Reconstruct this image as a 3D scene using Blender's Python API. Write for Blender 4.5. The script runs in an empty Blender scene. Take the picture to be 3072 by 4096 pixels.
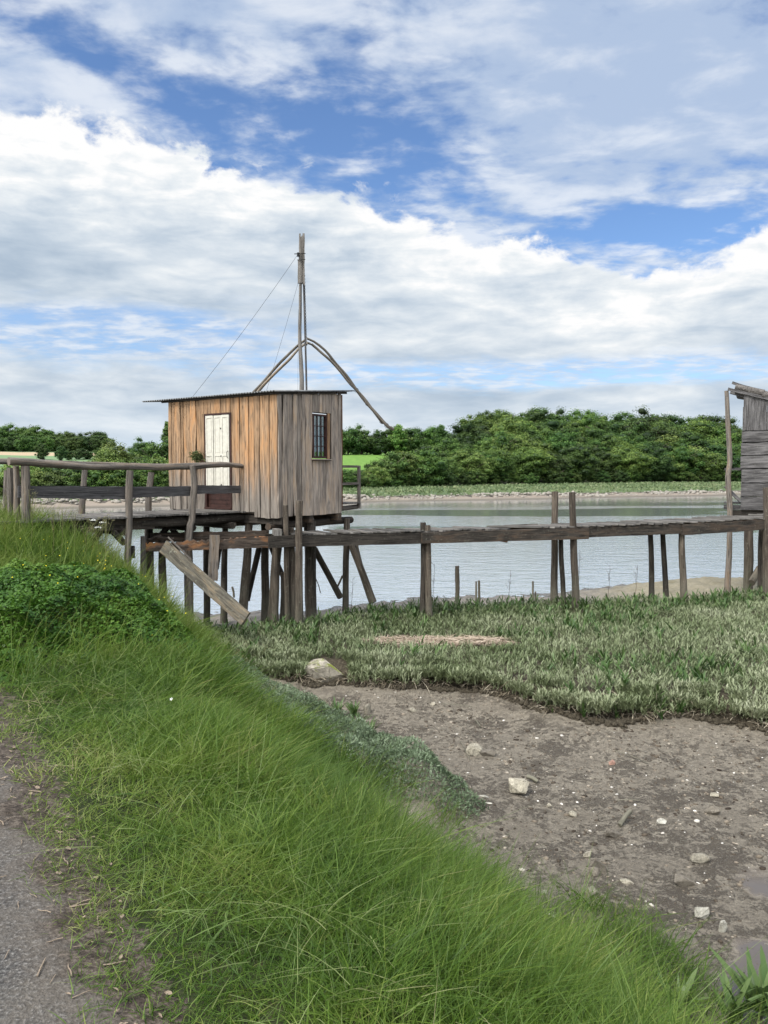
import bpy, bmesh, math, random
import numpy as np
from mathutils import Vector, Matrix

random.seed(11)
rng = np.random.default_rng(11)
S = bpy.context.scene
COL = S.collection
R = math.radians
PITCH = R(3.04)
FPX = 3072.0            # focal length in pixels of the full photograph
EYE = 1.6

# ------------------------------------------------------------------ view geometry helpers (pixel of the photo -> metres in the place)
def ray(px, py):
    a = (px - 1536) / FPX; b = (2048 - py) / FPX
    c, s = math.cos(PITCH), math.sin(PITCH)
    return Vector((a, c + b * s, -s + b * c))
def at(px, py, Y):
    d = ray(px, py); t = Y / d.y
    return Vector((d.x * t, Y, EYE + d.z * t))
def onz(px, py, z):
    d = ray(px, py); t = (z - EYE) / d.z
    return Vector((d.x * t, d.y * t, z))

# ------------------------------------------------------------------ noise
def _h(ix, iy, seed):
    n = (ix.astype(np.int64) * 374761393 + iy.astype(np.int64) * 668265263 + seed * 1274126177) & 0x7fffffff
    n = ((n ^ (n >> 13)) * 1103515245 + 12345) & 0x7fffffff
    n = (n ^ (n >> 16)) & 0xffff
    return n / 65535.0
def vnoise(x, y, seed=0):
    x = np.asarray(x, float); y = np.asarray(y, float)
    ix = np.floor(x); iy = np.floor(y); fx = x - ix; fy = y - iy
    fx = fx * fx * (3 - 2 * fx); fy = fy * fy * (3 - 2 * fy)
    a = _h(ix, iy, seed); b = _h(ix + 1, iy, seed); c = _h(ix, iy + 1, seed); d = _h(ix + 1, iy + 1, seed)
    return (a * (1 - fx) + b * fx) * (1 - fy) + (c * (1 - fx) + d * fx) * fy
def fbm(x, y, oct=4, seed=0):
    s = 0; a = 1; t = 0
    for k in range(oct):
        s = s + a * vnoise(np.asarray(x) * 2 ** k, np.asarray(y) * 2 ** k, seed + k); t += a; a *= .5
    return s / t
def sst(x, a, b):
    t = np.clip((np.asarray(x, float) - a) / (b - a), 0, 1)
    return t * t * (3 - 2 * t)

# ------------------------------------------------------------------ terrain
def s_of(X, Y):            # distance from the edge of the path, positive toward the river
    return .840 * X + .542 * Y - .506
MX = [-6, -2, -.95, 0, 1.4, 1.9, 2.1, 2.9, 3.8, 4.4, 4.9, 8, 14]
MY = [12.2, 12.0, 11.7, 11.5, 11.45, 10.8, 10.3, 9.9, 10.15, 10.0, 9.4, 8.8, 8.4]
def marsh_edge(X, Y=0):
    return np.interp(X, MX, MY) + (fbm(np.asarray(X) * 2.3, np.asarray(Y) * 1.5, 3, 5) - .5) * .5
def marsh_back(X):
    return np.interp(X, [-8, -2, -.6, 1.2, 5, 7, 12], [13.6, 14.2, 15.4, 16.4, 16.9, 17.3, 19.5])
def yb_of(X):
    return 88.7 + .49 * X
def yt_of(X, Y):
    r = X / np.maximum(Y, 1)
    return yb_of(X) + np.interp(r, [-.5, -.28, 0, .24, .45], [16, 17, 42, 60, 66])
def ground(X, Y):
    X = np.asarray(X, float); Y = np.asarray(Y, float)
    s = s_of(X, Y)
    n1 = fbm(X * .9, Y * .9, 4, 1) - .5
    n2 = fbm(X * 4, Y * 4, 3, 9) - .5
    # bank
    sp = s - (.45 * sst(Y, 5.8, 7.6) + .70 * sst(Y, 10.2, 11.5)) * sst(s, .8, 2.0) + .16 * (1 - sst(Y, 2, 5.5)) * sst(s, .5, 1.2)
    zb = np.interp(sp, [-30, -6, -.2, .1, .9, 1.3, 1.65, 2.0, 2.6, 3.1, 4.5, 9], [0, 0, 0, -.02, -.09, -.2, -.42, -.74, -1.25, -1.6, -1.80, -4.2])
    zb = zb + np.where(s > 0, np.minimum(s, 1) * (n1 * .22 + n2 * .05), 0)
    zb = zb + .80 * np.exp(-(((X + 6.5) / 1.7) ** 2 + ((Y - 12.6) / 2.6) ** 2)) + .22 * np.exp(-(((X + 4.8) / 1.3) ** 2 + ((Y - 11.2) / 1.8) ** 2))
    zb = zb + .22 * np.exp(-(((X + 3.2) / 1.3) ** 2 + ((Y - 8.0) / 1.6) ** 2))
    zb = zb - .5 * sst(Y, 14.0, 17) * sst(s, .6, 2)
    # low ground
    me = marsh_edge(X, Y); mb = marsh_back(X)
    pit = -1.74 + n1 * .10 + n2 * .035 + .10 * sst(Y, me - 1.6, me)
    edge = sst(Y, me - .10, me + .16)
    mar = -1.37 + n1 * .10 + n2 * .06
    lo = pit * (1 - edge) + mar * edge
    bk = np.interp(Y - mb, [0, .7, 5.2, 9, 14], [0, -.16, -.62, -1.1, -1.6])
    bk = bk + .30 * np.exp(-(((X - 9.6) / 3.2) ** 2 + ((Y - 23.0) / 1.7) ** 2)) + .10 * n2 * (Y > mb)
    lo = lo + np.where(Y > mb, bk, 0)
    z = np.maximum(zb, lo)
    # far side of the river
    yb = yb_of(X) + (fbm(X * .15, Y * 0, 3, 3) - .5) * 3; d = Y - yb
    zf = np.interp(d, [-20, -3, 0, 4, 5.4, 7.5, 60], [-3.6, -2.2, -2.0, -1.78, -1.42, -1.3, -1.05]) + (fbm(X * .6, Y * .6, 3, 8) - .5) * np.interp(d, [-3, 4, 6], [.02, .12, .3])
    yt = yt_of(X, Y); e = np.maximum(Y - yt, 0)
    r = X / np.maximum(Y, 1)
    amp = np.interp(r, [-.5, -.15, -.05, .06, .12, .3, .6], [3.4, 4.2, 6.4, 6.6, 11.5, 12, 11.0])
    hill = amp * sst(e, 0, 80) + np.interp(e, [70, 330, 700, 2500], [0, 8, 6, -20]) + sst(e, 5, 60) * (fbm(X * .02, Y * .02, 3, 4) - .5) * 2
    zf = zf + hill
    return np.where(Y < 45, np.where(Y > 28, np.minimum(z, -3.0), z), np.where(Y < yb - 20, -3.6, zf))
def gz(x, y):
    return float(ground(np.array([x]), np.array([y]))[0])
def hit(px, py, lo=1.5, hi=40):
    d = ray(px, py); T = np.arange(lo, hi, .02)
    below = EYE + d.z * T < ground(d.x * T, d.y * T); t = T[np.argmax(below)] if below.any() else hi
    return Vector((d.x * t, d.y * t, gz(d.x * t, d.y * t)))

# ------------------------------------------------------------------ object helpers
def tag(o, label=None, cat=None, group=None, kind=None):
    if label: o['label'] = label
    if cat: o['category'] = cat
    if group: o['group'] = group
    if kind: o['kind'] = kind
    return o
def thing(name, label, cat, loc, group=None):
    o = bpy.data.objects.new(name, None); COL.objects.link(o)
    o.location = loc; o.empty_display_size = .2
    return tag(o, label, cat, group)
def wloc(o):
    v = Vector((0, 0, 0))
    while o is not None:
        v += o.location; o = o.parent
    return v
def link(name, me, mat, parent=None, origin=None):
    o = bpy.data.objects.new(name, me); COL.objects.link(o)
    if mat: me.materials.append(mat)
    if parent is not None: o.parent = parent
    elif origin is not None: o.location = origin
    return o
def copy_tree(o, parent=None):
    c = o.copy(); COL.objects.link(c); c.parent = parent
    for ch in [k for k in o.children]: copy_tree(ch, c)
    return c

_bm = bmesh.new(); bmesh.ops.create_icosphere(_bm, subdivisions=1, radius=1)
ICO_V = np.array([v.co[:] for v in _bm.verts]); ICO_F = np.array([[v.index for v in f.verts] for f in _bm.faces]); _bm.free()
def clods(name, c, r, sx, sy, sz, mat, origin):
    '''many small lumps in one mesh; c (N,3), the rest (N,)'''
    n = len(c); V = ICO_V[None] * (1 + rng.uniform(-.18, .18, (n, len(ICO_V), 1))) * np.stack([sx * r, sy * r, sz * r], 1)[:, None, :]
    a = rng.uniform(0, 6.28, n); ca, sa = np.cos(a)[:, None], np.sin(a)[:, None]
    V = np.stack([V[..., 0] * ca - V[..., 1] * sa, V[..., 0] * sa + V[..., 1] * ca, V[..., 2]], -1) + c[:, None, :]
    F = (ICO_F[None] + (np.arange(n) * len(ICO_V))[:, None, None]).reshape(-1, 3)
    return np_mesh(name, V.reshape(-1, 3), F.ravel(), np.arange(len(F)) * 3, np.full(len(F), 3), np.repeat(rng.random(n), len(ICO_V)), mat, origin)

class MB:
    """collects verts / faces / uv / tint and links them as one mesh object; world coordinates in, local coordinates out"""
    def __init__(self): self.v = []; self.f = []; self.uv = []; self.t = []; self.sm = []
    def add(self, vs, fs, uvs, tint, smooth=False):
        b = len(self.v); self.v += [tuple(p) for p in vs]; self.t += [tint] * len(vs)
        for f, u in zip(fs, uvs):
            self.f.append([b + i for i in f]); self.uv.append(u); self.sm.append(smooth)
    def box(self, p, ax, ay, az, sx, sy, sz, tint=None):      # centre p, unit axes, full sizes; z axis is the grain
        tint = random.random() if tint is None else tint
        ax, ay, az = Vector(ax), Vector(ay), Vector(az); p = Vector(p)
        vs = [p + ax * (i * sx / 2) + ay * (j * sy / 2) + az * (k * sz / 2) for k in (-1, 1) for j in (-1, 1) for i in (-1, 1)]
        fs = [(0, 2, 3, 1), (4, 5, 7, 6), (0, 1, 5, 4), (1, 3, 7, 5), (3, 2, 6, 7), (2, 0, 4, 6)]
        def uvq(w, l): return [(0, 0), (w, 0), (w, l), (0, l)]
        self.add(vs, fs, [uvq(sx, sy), uvq(sx, sy), uvq(sx, sz), uvq(sy, sz), uvq(sx, sz), uvq(sy, sz)], tint)
    def board(self, p0, p1, side, w, th, n=6, wav=.0, tint=None, bow=0, taper=1.0):   # rectangular bar from p0 to p1, `side` is the wide direction
        tint = random.random() if tint is None else tint
        p0 = Vector(p0); p1 = Vector(p1); d = (p1 - p0); L = d.length; d.normalize()
        sd = Vector(side); sd = (sd - d * sd.dot(d)).normalized(); nn = d.cross(sd)
        vs = []; 
        for k in range(n + 1):
            t = k / n; c = p0.lerp(p1, t) + nn * (bow * 4 * t * (1 - t)); ww = w * (1 + (taper - 1) * t)
            for (i, j) in ((-1, -1), (1, -1), (1, 1), (-1, 1)):
                e = random.uniform(-wav, wav) if j == -1 else None
                if j == -1: last = e
                vs.append(c + sd * (i * ww / 2 + random.uniform(-wav, wav)) + nn * (j * th / 2 + random.uniform(-wav, wav) * .3))
        fs = []; uvs = []; per = [0, w, w + th, 2 * w + th, 2 * w + 2 * th]
        for k in range(n):
            for q in range(4):
                a = k * 4 + q; b = k * 4 + (q + 1) % 4
                fs.append((a, b, b + 4, a + 4))
                uvs.append([(per[q], L * k / n), (per[q + 1], L * k / n), (per[q + 1], L * (k + 1) / n), (per[q], L * (k + 1) / n)])
        fs.append((3, 2, 1, 0)); uvs.append([(0, 0), (w, 0), (w, th), (0, th)])
        b = n * 4; fs.append((b, b + 1, b + 2, b + 3)); uvs.append([(0, 0), (w, 0), (w, th), (0, th)])
        self.add(vs, fs, uvs, tint)
    def log(self, pts, rad, seg=10, step=.14, wob=.0, knob=.06, tint=None, slant=0, smooth=True):
        tint = random.random() if tint is None else tint
        pts = [Vector(p) for p in pts]; rad = list(rad) if hasattr(rad, '__len__') else [rad] * len(pts)
        P = []; RR = []
        for i in range(len(pts) - 1):
            a, b = pts[i], pts[i + 1]; p_ = pts[i - 1] if i else a * 2 - b; q_ = pts[i + 2] if i + 2 < len(pts) else b * 2 - a
            m = max(1, int((b - a).length / step))
            for k in range(m):
                t = k / m
                c = .5 * ((2 * a) + (b - p_) * t + (2 * p_ - 5 * a + 4 * b - q_) * t * t + (3 * a - p_ - 3 * b + q_) * t ** 3) if len(pts) > 2 else a.lerp(b, t)
                P.append(c); RR.append(rad[i] * (1 - t) + rad[i + 1] * t)
        P.append(pts[-1]); RR.append(rad[-1])
        if wob:
            ph = [random.uniform(0, 6.28) for _ in range(4)]
            for i in range(1, len(P)):
                t = i * step; P[i] = P[i] + Vector((math.sin(t * 2.1 + ph[0]) + .5 * math.sin(t * 5.3 + ph[1]) - math.sin(ph[0]), math.cos(t * 1.9 + ph[2]) - math.cos(ph[2]), 0)) * wob
        d = (P[1] - P[0]).normalized(); up = Vector((0, 0, 1)) if abs(d.z) < .8 else Vector((1, 0, 0))
        sx = d.cross(up).normalized(); ph = [random.uniform(0, 6.28) for _ in range(5)]
        vs = []; L = 0; Ls = []
        for i, p in enumerate(P):
            dd = (P[min(i + 1, len(P) - 1)] - P[max(i - 1, 0)]).normalized()
            sx = (sx - dd * sx.dot(dd)).normalized(); sy = dd.cross(sx)
            if i: L += (p - P[i - 1]).length
            Ls.append(L)
            for k in range(seg):
                a = 2 * math.pi * k / seg
                r = RR[i] * (1 + knob * (math.sin(2 * a + ph[0] + L * 1.3) + .6 * math.sin(3 * a + ph[1] - L * 2.1) + .8 * math.sin(L * 4.7 + ph[2]) * math.cos(a + ph[3])) + random.uniform(-knob, knob) * .5)
                q = p + sx * (math.cos(a) * r) + sy * (math.sin(a) * r)
                if slant and i == len(P) - 1: q = q + dd * (math.cos(a) * RR[i] * slant)
                vs.append(q)
        fs = []; uvs = []; cr = 2 * math.pi * max(RR)
        for i in range(len(P) - 1):
            for k in range(seg):
                k2 = (k + 1) % seg
                fs.append((i * seg + k, i * seg + k2, (i + 1) * seg + k2, (i + 1) * seg + k))
                u0, u1 = cr * k / seg, cr * (k + 1) / seg
                uvs.append([(u0, Ls[i]), (u1, Ls[i]), (u1, Ls[i + 1]), (u0, Ls[i + 1])])
        self.add(vs, fs, uvs, tint, smooth)
        b0 = [vs[k] for k in range(seg)]; b1 = vs[-seg:]
        cap = [(math.cos(6.283 * k / seg) * .05, math.sin(6.283 * k / seg) * .05) for k in range(seg)]
        self.add(b0, [tuple(reversed(range(seg)))], [list(reversed(cap))], tint)
        self.add(b1, [tuple(range(seg))], [cap], tint)
    def build(self, name, mat, parent=None, origin=None):
        off = wloc(parent) if parent is not None else Vector(origin if origin is not None else self.v[0])
        me = bpy.data.meshes.new(name)
        me.from_pydata([(x - off.x, y - off.y, z - off.z) for (x, y, z) in self.v], [], self.f)
        uv = me.uv_layers.new(name='UVMap')
        flat = [c for f in self.uv for p in f for c in p]
        uv.data.foreach_set('uv', flat)
        at_ = me.attributes.new('tint', 'FLOAT', 'POINT'); at_.data.foreach_set('value', self.t)
        me.polygons.foreach_set('use_smooth', self.sm); me.update()
        return link(name, me, mat, parent, off if parent is None else None)

def np_mesh(name, V, loops, starts, totals, tint, mat, origin, parent=None, smooth=False, uv=None):
    me = bpy.data.meshes.new(name); off = np.array(origin, float)
    me.vertices.add(len(V)); me.vertices.foreach_set('co', (V - off).astype(np.float32).ravel())
    me.loops.add(len(loops)); me.loops.foreach_set('vertex_index', loops.astype(np.int32))
    me.polygons.add(len(starts)); me.polygons.foreach_set('loop_start', starts.astype(np.int32)); me.polygons.foreach_set('loop_total', totals.astype(np.int32))
    if tint is not None:
        a = me.attributes.new('tint', 'FLOAT', 'POINT'); a.data.foreach_set('value', tint.astype(np.float32))
    if smooth: me.polygons.foreach_set('use_smooth', np.ones(len(starts), bool))
    me.update(calc_edges=True); me.validate()
    return link(name, me, mat, parent, Vector(origin) if parent is None else None)

def strips(root, dirv, side, length, width, bend, segs, prof, tint):
    """N tapering strips (blades, leaves): returns V, loops, starts, totals, tint"""
    N = len(root); vs = []
    for k in range(segs):
        t = k / segs
        c = root + dirv * (length * t)[:, None] + bend * (length * t * t)[:, None]
        w = (width * prof(t) * .5)[:, None]
        vs.append(c - side * w); vs.append(c + side * w)
    vs.append(root + dirv * length[:, None] + bend * length[:, None])
    V = np.stack(vs, 1); nv = 2 * segs + 1
    tt = np.repeat(np.clip(tint, 0, 1), nv)
    loc = []
    for k in range(segs - 1): loc += [2 * k, 2 * k + 1, 2 * k + 3, 2 * k + 2]
    loc += [2 * (segs - 1), 2 * (segs - 1) + 1, 2 * segs]
    tot = np.array([4] * (segs - 1) + [3])
    loops = (np.arange(N)[:, None] * nv + np.array(loc)[None, :]).ravel()
    totals = np.tile(tot, N); starts = np.concatenate([[0], np.cumsum(totals)[:-1]])
    return V.reshape(-1, 3), loops, starts, totals, tt
def merge(parts):
    V = []; L = []; Tt = []; tn = []; b = 0
    for (v, l, s, t, ti) in parts:
        V.append(v); L.append(l + b); Tt.append(t); tn.append(ti); b += len(v)
    totals = np.concatenate(Tt)
    return np.concatenate(V), np.concatenate(L), np.concatenate([[0], np.cumsum(totals)[:-1]]), totals, np.concatenate(tn)
def unit(a): return a / np.maximum(np.linalg.norm(a, axis=1, keepdims=True), 1e-9)

# ------------------------------------------------------------------ node helpers
class NT:
    def __init__(self, tree): self.t = tree
    def n(self, typ, **kw):
        nd = self.t.nodes.new(typ)
        for k, v in kw.items(): setattr(nd, k, v)
        return nd
    def put(self, sock, v):
        if v is None: return
        if isinstance(v, bpy.types.NodeSocket): self.t.links.new(v, sock)
        else:
            try: sock.default_value = v
            except Exception:
                sock.default_value = (*v, 1) if len(v) == 3 else v
    def math(self, op, a, b=None, c=None, clamp=False):
        nd = self.n('ShaderNodeMath', operation=op, use_clamp=clamp)
        self.put(nd.inputs[0], a); self.put(nd.inputs[1], b); self.put(nd.inputs[2], c); return nd.outputs[0]
    def mix(self, f, a, b, blend='MIX'):
        nd = self.n('ShaderNodeMix', data_type='RGBA', blend_type=blend)
        self.put(nd.inputs[0], f); self.put(nd.inputs[6], a); self.put(nd.inputs[7], b); return nd.outputs[2]
    def noise(self, vec, scale, detail=4, rough=.55, dist=0, dim='3D'):
        nd = self.n('ShaderNodeTexNoise', noise_dimensions=dim); self.put(nd.inputs['Vector'], vec)
        nd.inputs['Scale'].default_value = scale; nd.inputs['Detail'].default_value = detail
        nd.inputs['Roughness'].default_value = rough; nd.inputs['Distortion'].default_value = dist
        return nd.outputs[0]
    def vor(self, vec, scale, feature='F1'):
        nd = self.n('ShaderNodeTexVoronoi', feature=feature); self.put(nd.inputs['Vector'], vec); nd.inputs['Scale'].default_value = scale
        return nd.outputs[0], (nd.outputs[1] if feature == 'F1' else None)
    def ramp(self, f, stops, interp='LINEAR'):
        nd = self.n('ShaderNodeValToRGB'); cr = nd.color_ramp; cr.interpolation = interp
        while len(cr.elements) < len(stops): cr.elements.new(.5)
        for e, (p, c) in zip(cr.elements, stops):
            e.position = p; e.color = (c, c, c, 1) if isinstance(c, (int, float)) else (*c, 1)
        self.put(nd.inputs[0], f); return nd.outputs[0]
    def maprange(self, f, a, b, c=0, d=1, smooth=True):
        nd = self.n('ShaderNodeMapRange', interpolation_type='SMOOTHSTEP' if smooth else 'LINEAR')
        for i, v in enumerate((f, a, b, c, d)): self.put(nd.inputs[i], v)
        return nd.outputs[0]
    def vscale(self, vec, s, loc=None):
        nd = self.n('ShaderNodeMapping'); self.put(nd.inputs[0], vec); nd.inputs['Scale'].default_value = s
        if loc is not None: self.put(nd.inputs['Location'], loc)
        return nd.outputs[0]
    def comb(self, x, y, z):
        nd = self.n('ShaderNodeCombineXYZ'); self.put(nd.inputs[0], x); self.put(nd.inputs[1], y); self.put(nd.inputs[2], z); return nd.outputs[0]
    def attr(self, name):
        nd = self.n('ShaderNodeAttribute', attribute_name=name); return nd.outputs['Fac']
    def bump(self, h, strength, dist=.02):
        nd = self.n('ShaderNodeBump'); self.put(nd.inputs['Strength'], strength); nd.inputs['Distance'].default_value = dist
        self.put(nd.inputs['Height'], h); return nd.outputs[0]
def new_mat(name):
    m = bpy.data.materials.new(name); m.use_nodes = True
    nt = NT(m.node_tree); b = m.node_tree.nodes['Principled BSDF']
    b.inputs['Roughness'].default_value = .85
    b.inputs['Specular IOR Level'].default_value = .25
    return m, nt, b

def wood(name, dark, light, alt=None, gscale=1.0, wet=None, grey_z=None, lichen=.15, rough=.85, bump=.6, tvar=.55):
    m, N, b = new_mat(name)
    uv = N.n('ShaderNodeUVMap').outputs[0]; tint = N.attr('tint')
    off = N.comb(N.math('MULTIPLY', tint, 17.3), N.math('MULTIPLY', tint, 41.7), N.math('MULTIPLY', tint, 9))
    addn = N.n('ShaderNodeVectorMath', operation='ADD'); N.put(addn.inputs[0], uv); N.put(addn.inputs[1], off); q = addn.outputs[0]
    g1 = N.noise(N.vscale(q, (46 * gscale, 2.2 * gscale, 1)), 1, 6, .65, .4)
    g2 = N.noise(N.vscale(q, (9, 1.6, 1)), 1, 4, .6, .6)
    g3 = N.noise(N.vscale(q, (110 * gscale, 2.0, 1)), 1, 3, .6, .2)
    f = N.math('ADD', N.math('MULTIPLY', g1, .6), N.math('MULTIPLY', g2, .4))
    col = N.mix(N.maprange(f, .33, .67), dark, light)
    if alt: col = N.mix(N.math('MULTIPLY', N.maprange(g2, .42, .7), N.maprange(tint, .1, .9)), col, alt)
    geo = N.n('ShaderNodeNewGeometry').outputs['Position']
    sep = N.n('ShaderNodeSeparateXYZ'); N.put(sep.inputs[0], geo); z = sep.outputs[2]
    big = N.noise(geo, 3.1, 4, .6)
    if grey_z:
        z0, z1, gc = grey_z
        ff = N.maprange(N.math('ADD', z, N.math('MULTIPLY', N.math('SUBTRACT', N.noise(N.vscale(q, (7, .7, 1)), 1, 3), .5), 1.6)), z0, z1, 1, 0)
        col = N.mix(ff, col, N.mix(N.maprange(f, .3, .7), tuple(c * .6 for c in gc), tuple(c * 1.25 for c in gc)))
    col = N.mix(N.math('MULTIPLY', N.maprange(g3, .55, .66), .75), col, tuple(c * .25 for c in dark))
    if lichen:
        lf = N.math('MULTIPLY', N.maprange(N.noise(geo, 22, 5, .7), .58, .68), lichen * 2.4, clamp=True)
        col = N.mix(lf, col, (.30, .31, .24))
    if wet:
        z0, z1, wc = wet
        wf = N.maprange(N.math('ADD', z, N.math('MULTIPLY', N.math('SUBTRACT', big, .5), 1.5)), z0, z1, .85, 0)
        col = N.mix(wf, col, N.mix(N.noise(geo, 26, 4, .7), tuple(c * .45 for c in wc), tuple(c * 1.5 for c in wc)))
    # knots
    kd, kc = N.vor(N.vscale(q, (5.5, 1.7, 1)), 1)
    kf = N.maprange(kd, .03, .11, .8, 0)
    col = N.mix(kf, col, tuple(c * .35 for c in dark))
    v = N.math('ADD', 1 - tvar / 2, N.math('MULTIPLY', tint, tvar))
    nd = N.n('ShaderNodeHueSaturation'); N.put(nd.inputs['Value'], v); N.put(nd.inputs['Color'], col)
    nd.inputs['Saturation'].default_value = 1
    N.put(b.inputs['Base Color'], nd.outputs[0]); b.inputs['Roughness'].default_value = rough
    N.put(b.inputs['Normal'], N.bump(N.math('SUBTRACT', f, N.math('MULTIPLY', N.maprange(g3, .55, .66), .5)), bump, .012))
    return m
def plain(name, col, rough=.7, metal=0, nscale=8, var=.35, bump=.2):
    m, N, b = new_mat(name)
    oc = N.n('ShaderNodeTexCoord').outputs['Object']
    g = N.noise(oc, nscale, 5, .6)
    N.put(b.inputs['Base Color'], N.mix(N.maprange(g, .3, .7), tuple(c * (1 - var) for c in col), tuple(min(1, c * (1 + var)) for c in col)))
    b.inputs['Roughness'].default_value = rough; b.inputs['Metallic'].default_value = metal
    if bump: N.put(b.inputs['Normal'], N.bump(g, bump, .01))
    return m
def leafmat(name, stops, pscale=.6, pvar=.5, rough=.55, trans=.3, objvar=0, hueshift=None):
    """foliage: colour from the leaf's tint, shifted by soft patches in the place"""
    m, N, b = new_mat(name)
    geo = N.n('ShaderNodeNewGeometry').outputs['Position']
    pn = N.noise(geo, pscale, 3, .6)
    f = N.math('ADD', N.math('MULTIPLY', N.attr('tint'), 1 - pvar), N.math('MULTIPLY', N.maprange(pn, .3, .7), pvar))
    if objvar:
        oi = N.n('ShaderNodeObjectInfo').outputs['Random']
        f = N.math('ADD', f, N.math('MULTIPLY', N.math('SUBTRACT', oi, .5), objvar), clamp=True)
    col = N.ramp(f, stops)
    if hueshift:
        oi2 = N.n('ShaderNodeObjectInfo').outputs['Random']
        hs = N.n('ShaderNodeHueSaturation'); N.put(hs.inputs['Color'], col)
        fr = N.math('FRACT', N.math('MULTIPLY', oi2, 7.31))
        N.put(hs.inputs['Hue'], N.math('ADD', .5 - hueshift / 2, N.math('MULTIPLY', fr, hueshift)))
        N.put(hs.inputs['Value'], N.math('ADD', .75, N.math('MULTIPLY', N.math('FRACT', N.math('MULTIPLY', oi2, 13.7)), .55)))
        col = hs.outputs[0]
    N.put(b.inputs['Base Color'], col); b.inputs['Roughness'].default_value = rough
    b.inputs['Specular IOR Level'].default_value = .3
    if trans:
        tr = N.n('ShaderNodeBsdfTranslucent'); N.put(tr.inputs[0], col)
        mx = N.n('ShaderNodeMixShader'); mx.inputs[0].default_value = trans
        out = m.node_tree.nodes['Material Output']
        N.t.links.new(b.outputs[0], mx.inputs[1]); N.t.links.new(tr.outputs[0], mx.inputs[2]); N.t.links.new(mx.outputs[0], out.inputs[0])
    return m
# ------------------------------------------------------------------ camera, sky, sun
cam = bpy.data.cameras.new('camera'); camo = bpy.data.objects.new('camera', cam); COL.objects.link(camo)
camo.location = (0, 0, EYE); camo.rotation_euler = (R(90) - PITCH, 0, 0)
cam.sensor_fit = 'HORIZONTAL'; cam.sensor_width = 36; cam.lens = 36.0; cam.clip_start = .05; cam.clip_end = 6000
S.camera = camo
S.view_settings.view_transform = 'Standard'; S.view_settings.look = 'None'; S.view_settings.exposure = 0
S.render.engine = 'CYCLES'
S.cycles.max_bounces = 5; S.cycles.transparent_max_bounces = 8; S.cycles.diffuse_bounces = 2
S.cycles.caustics_reflective = False; S.cycles.caustics_refractive = False

SUN_EL, SUN_AZ = 52, -140           # azimuth clockwise from +Y: behind the viewer's left shoulder
sun = bpy.data.lights.new('sun', 'SUN'); suno = bpy.data.objects.new('sun', sun); COL.objects.link(suno)
sun.energy = 2.7; sun.angle = R(11); sun.color = (1, .955, .88)
sd = Vector((math.sin(R(SUN_AZ)) * math.cos(R(SUN_EL)), math.cos(R(SUN_AZ)) * math.cos(R(SUN_EL)), math.sin(R(SUN_EL))))
suno.rotation_euler = sd.to_track_quat('Z', 'Y').to_euler(); suno.location = (0, 0, 50)

W = bpy.data.worlds.new('World'); S.world = W; W.use_nodes = True
W.cycles.sampling_method = 'MANUAL'; W.cycles.sample_map_resolution = 1024
N = NT(W.node_tree); bg = W.node_tree.nodes['Background']
sky = N.n('ShaderNodeTexSky', sky_type='NISHITA'); sky.sun_disc = False
sky.sun_elevation = R(SUN_EL); sky.sun_rotation = R(SUN_AZ); sky.air_density = 1.0; sky.dust_density = .4; sky.ozone_density = 3.0
tc = N.n('ShaderNodeTexCoord').outputs['Generated']
sp = N.n('ShaderNodeSeparateXYZ'); N.put(sp.inputs[0], tc); X, Y, Z = sp.outputs
az = N.math('ARCTAN2', X, Y); el = N.math('ARCSINE', Z)
zc = N.math('ADD', N.math('MAXIMUM', Z, 0), .10)
plane = N.comb(N.math('DIVIDE', X, zc), N.math('DIVIDE', Y, zc), 0)
def gauss(a0, e0, wa, we, rot=0):
    da = N.math('SUBTRACT', az, a0); de = N.math('SUBTRACT', el, e0)
    if rot: de = N.math('SUBTRACT', de, N.math('MULTIPLY', da, rot))
    q = N.math('ADD', N.math('POWER', N.math('DIVIDE', N.math('ABSOLUTE', da), wa), 2), N.math('POWER', N.math('DIVIDE', N.math('ABSOLUTE', de), we), 2))
    return N.math('EXPONENT', N.math('MULTIPLY', q, -1))
# the clear blue between the clouds
blue = N.mix(1, sky.outputs[0], (.125, .142, .165, 1), 'MULTIPLY')
# --- lower cumulus bank: its top line falls from left to right
ang = N.comb(az, el, 0)
n_b = N.noise(N.vscale(ang, (8, 13, 1)), 1, 9, .60, .35)
n_s = N.noise(N.vscale(ang, (30, 44, 1), (3, 1, 0)), 1, 7, .6, .1)
azn = N.math('DIVIDE', N.math('ADD', az, .6), 1.2, clamp=True)
top = N.ramp(azn, [(0, .40), (.117, .405), (.28, .392), (.36, .372), (.44, .352), (.52, .33), (.62, .292), (.75, .245), (.88, .26), (1, .33)], 'B_SPLINE')
topd = N.math('ADD', N.math('SUBTRACT', top, el), N.math('ADD', N.math('MULTIPLY', N.math('SUBTRACT', n_b, .5), .19), N.math('MULTIPLY', N.math('SUBTRACT', n_s, .5), .05)))
m_low = N.maprange(topd, -.005, .020)
# holes of blue low in the bank
n_h = N.noise(N.vscale(ang, (5, 22, 1), (0, 7, 0)), 1, 8, .62, .4)
hole = N.math('ADD', N.math('MULTIPLY', gauss(-.33, .168, .20, .034), 1.35), N.math('MULTIPLY', gauss(.2, .122, .42, .020), 1.25))
hole = N.math('ADD', hole, N.math('MULTIPLY', gauss(-.05, .032, .6, .013), .75))
hole = N.math('ADD', hole, N.math('MULTIPLY', gauss(.36, .06, .2, .012), .40))
hole = N.math('MULTIPLY', N.maprange(N.math('ADD', hole, N.math('MULTIPLY', N.math('SUBTRACT', .5, n_h), 1.5)), .15, .95), .85)
m_low = N.math('MULTIPLY', m_low, N.math('SUBTRACT', 1, hole))
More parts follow.
